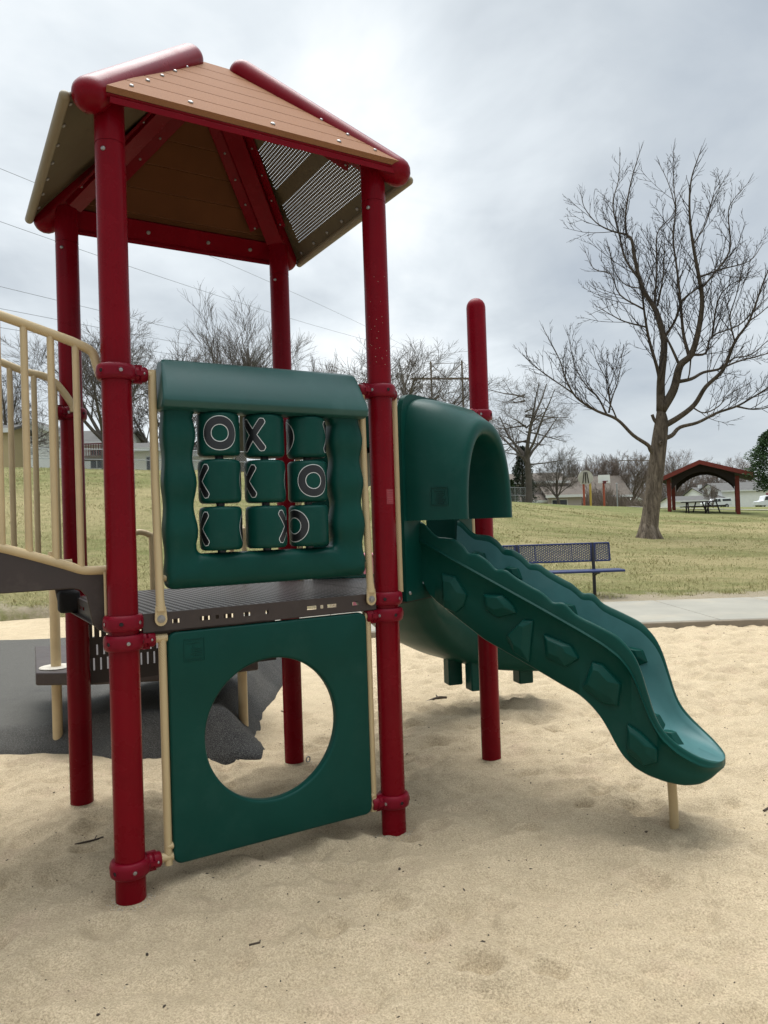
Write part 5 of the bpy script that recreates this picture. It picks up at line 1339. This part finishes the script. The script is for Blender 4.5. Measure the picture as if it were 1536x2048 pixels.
me = bpy.data.meshes.new('grass_blades'); me.vertices.add(3*n); me.vertices.foreach_set('co', vs.ravel().astype(np.float32)); me.loops.add(3*n); me.loops.foreach_set('vertex_index', np.arange(3*n, dtype=np.int32))
me.polygons.add(n); me.polygons.foreach_set('loop_start', np.arange(0, 3*n, 3, dtype=np.int32)); me.update(); me.validate(); me.materials.append(M['blade'])
o = bpy.data.objects.new('grass_blades', me); COL.objects.link(o); tag(o, 'short half dormant grass covering the rising lawn', 'grass', kind='stuff')

# ------------------------------------------------------------------ sky, sun, view
SUN_EL, SUN_AZ = math.radians(77), math.radians(-14)     # azimuth from +Y toward +X
w = bpy.data.worlds.new('World'); scene.world = w; w.use_nodes = True; n = w.node_tree; n.nodes.clear()
out = n.nodes.new('ShaderNodeOutputWorld'); bg = n.nodes.new('ShaderNodeBackground'); n.links.new(bg.outputs[0], out.inputs[0])
sky = n.nodes.new('ShaderNodeTexSky'); sky.sky_type = 'NISHITA'; sky.sun_disc = False; sky.sun_elevation = SUN_EL; sky.sun_rotation = SUN_AZ
tc = n.nodes.new('ShaderNodeTexCoord'); sp = n.nodes.new('ShaderNodeSeparateXYZ'); n.links.new(tc.outputs['Generated'], sp.inputs[0])
zz = math_(n, 'ADD', math_(n, 'MAXIMUM', sp.outputs[2], 0.0), .32)
cmb = n.nodes.new('ShaderNodeCombineXYZ'); n.links.new(math_(n, 'DIVIDE', sp.outputs[0], zz), cmb.inputs[0]); n.links.new(math_(n, 'DIVIDE', sp.outputs[1], zz), cmb.inputs[1])
mpn = n.nodes.new('ShaderNodeMapping'); mpn.inputs['Location'].default_value = (3.1, 1.7, 0); n.links.new(cmb.outputs[0], mpn.inputs[0])
n1 = noise(n, 1.15, 6, .52, mpn.outputs[0], .35); n2 = noise(n, 2.6, 6, .55, mpn.outputs[0], .5)
f = math_(n, 'ADD', math_(n, 'MULTIPLY', n1, .72), math_(n, 'MULTIPLY', n2, .28))
# brightness toward the hidden sun
dt = n.nodes.new('ShaderNodeVectorMath'); dt.operation = 'DOT_PRODUCT'; n.links.new(tc.outputs['Generated'], dt.inputs[0]); dt.inputs[1].default_value = (-.35, .78, .52)
glow = ramp(n, dt.outputs['Value'], .72, 1.0)
f2 = math_(n, 'ADD', f, math_(n, 'MULTIPLY', glow, .16))
cloud = n.nodes.new('ShaderNodeValToRGB'); n.links.new(f2, cloud.inputs[0])
cr_ = cloud.color_ramp; cr_.elements[0].position = .38; cr_.elements[0].color = (.315, .355, .40, 1); cr_.elements[1].position = .74; cr_.elements[1].color = (.78, .80, .80, 1)
el = cr_.elements.new(.53); el.color = (.44, .478, .508, 1)
el = cr_.elements.new(.63); el.color = (.58, .62, .645, 1)
lobe = n.nodes.new('ShaderNodeVectorMath'); lobe.operation = 'DOT_PRODUCT'; n.links.new(tc.outputs['Generated'], lobe.inputs[0]); lobe.inputs[1].default_value = (math.sin(SUN_AZ)*math.cos(SUN_EL), math.cos(SUN_AZ)*math.cos(SUN_EL), math.sin(SUN_EL))
lb = math_(n, 'MULTIPLY', math_(n, 'POWER', ramp(n, lobe.outputs['Value'], .80, 1.0), 1.5), 1.2)
lb = math_(n, 'ADD', lb, math_(n, 'MULTIPLY', ramp(n, sp.outputs[2], .60, .95), 4.0))
back = math_(n, 'ADD', .88, math_(n, 'MULTIPLY', ramp(n, math_(n, 'ADD', sp.outputs[1], math_(n, 'MULTIPLY', n1, .3)), -.25, .62), .12))
low = ramp(n, sp.outputs[2], .16, .0)
cl2 = mixc(n, math_(n, 'MULTIPLY', low, .55), cloud.outputs[0], (.62, .65, .66))
scl = n.nodes.new('ShaderNodeVectorMath'); scl.operation = 'SCALE'; n.links.new(cl2, scl.inputs[0]); n.links.new(math_(n, 'MULTIPLY', math_(n, 'MULTIPLY', math_(n, 'ADD', lb, 1.0), back), 10.0), scl.inputs['Scale'])
fin = mixc(n, .93, sky.outputs[0], scl.outputs[0])
n.links.new(fin, bg.inputs[0]); bg.inputs[1].default_value = .1
sd = bpy.data.lights.new('sun', 'SUN'); sd.energy = 1.5; sd.angle = math.radians(45); sd.color = (1, .96, .9); so = bpy.data.objects.new('sun', sd); COL.objects.link(so)
sv = Vector((math.sin(SUN_AZ)*math.cos(SUN_EL), math.cos(SUN_AZ)*math.cos(SUN_EL), math.sin(SUN_EL))); so.rotation_euler = sv.to_track_quat('Z', 'Y').to_euler(); so.location = sv*60
vs_ = scene.view_settings; vs_.view_transform = 'Standard'; vs_.look = 'None'; vs_.exposure = .57; vs_.gamma = 1
scene.cycles.max_bounces = 6; scene.cycles.diffuse_bounces = 3; scene.cycles.glossy_bounces = 3; scene.cycles.use_denoising = True
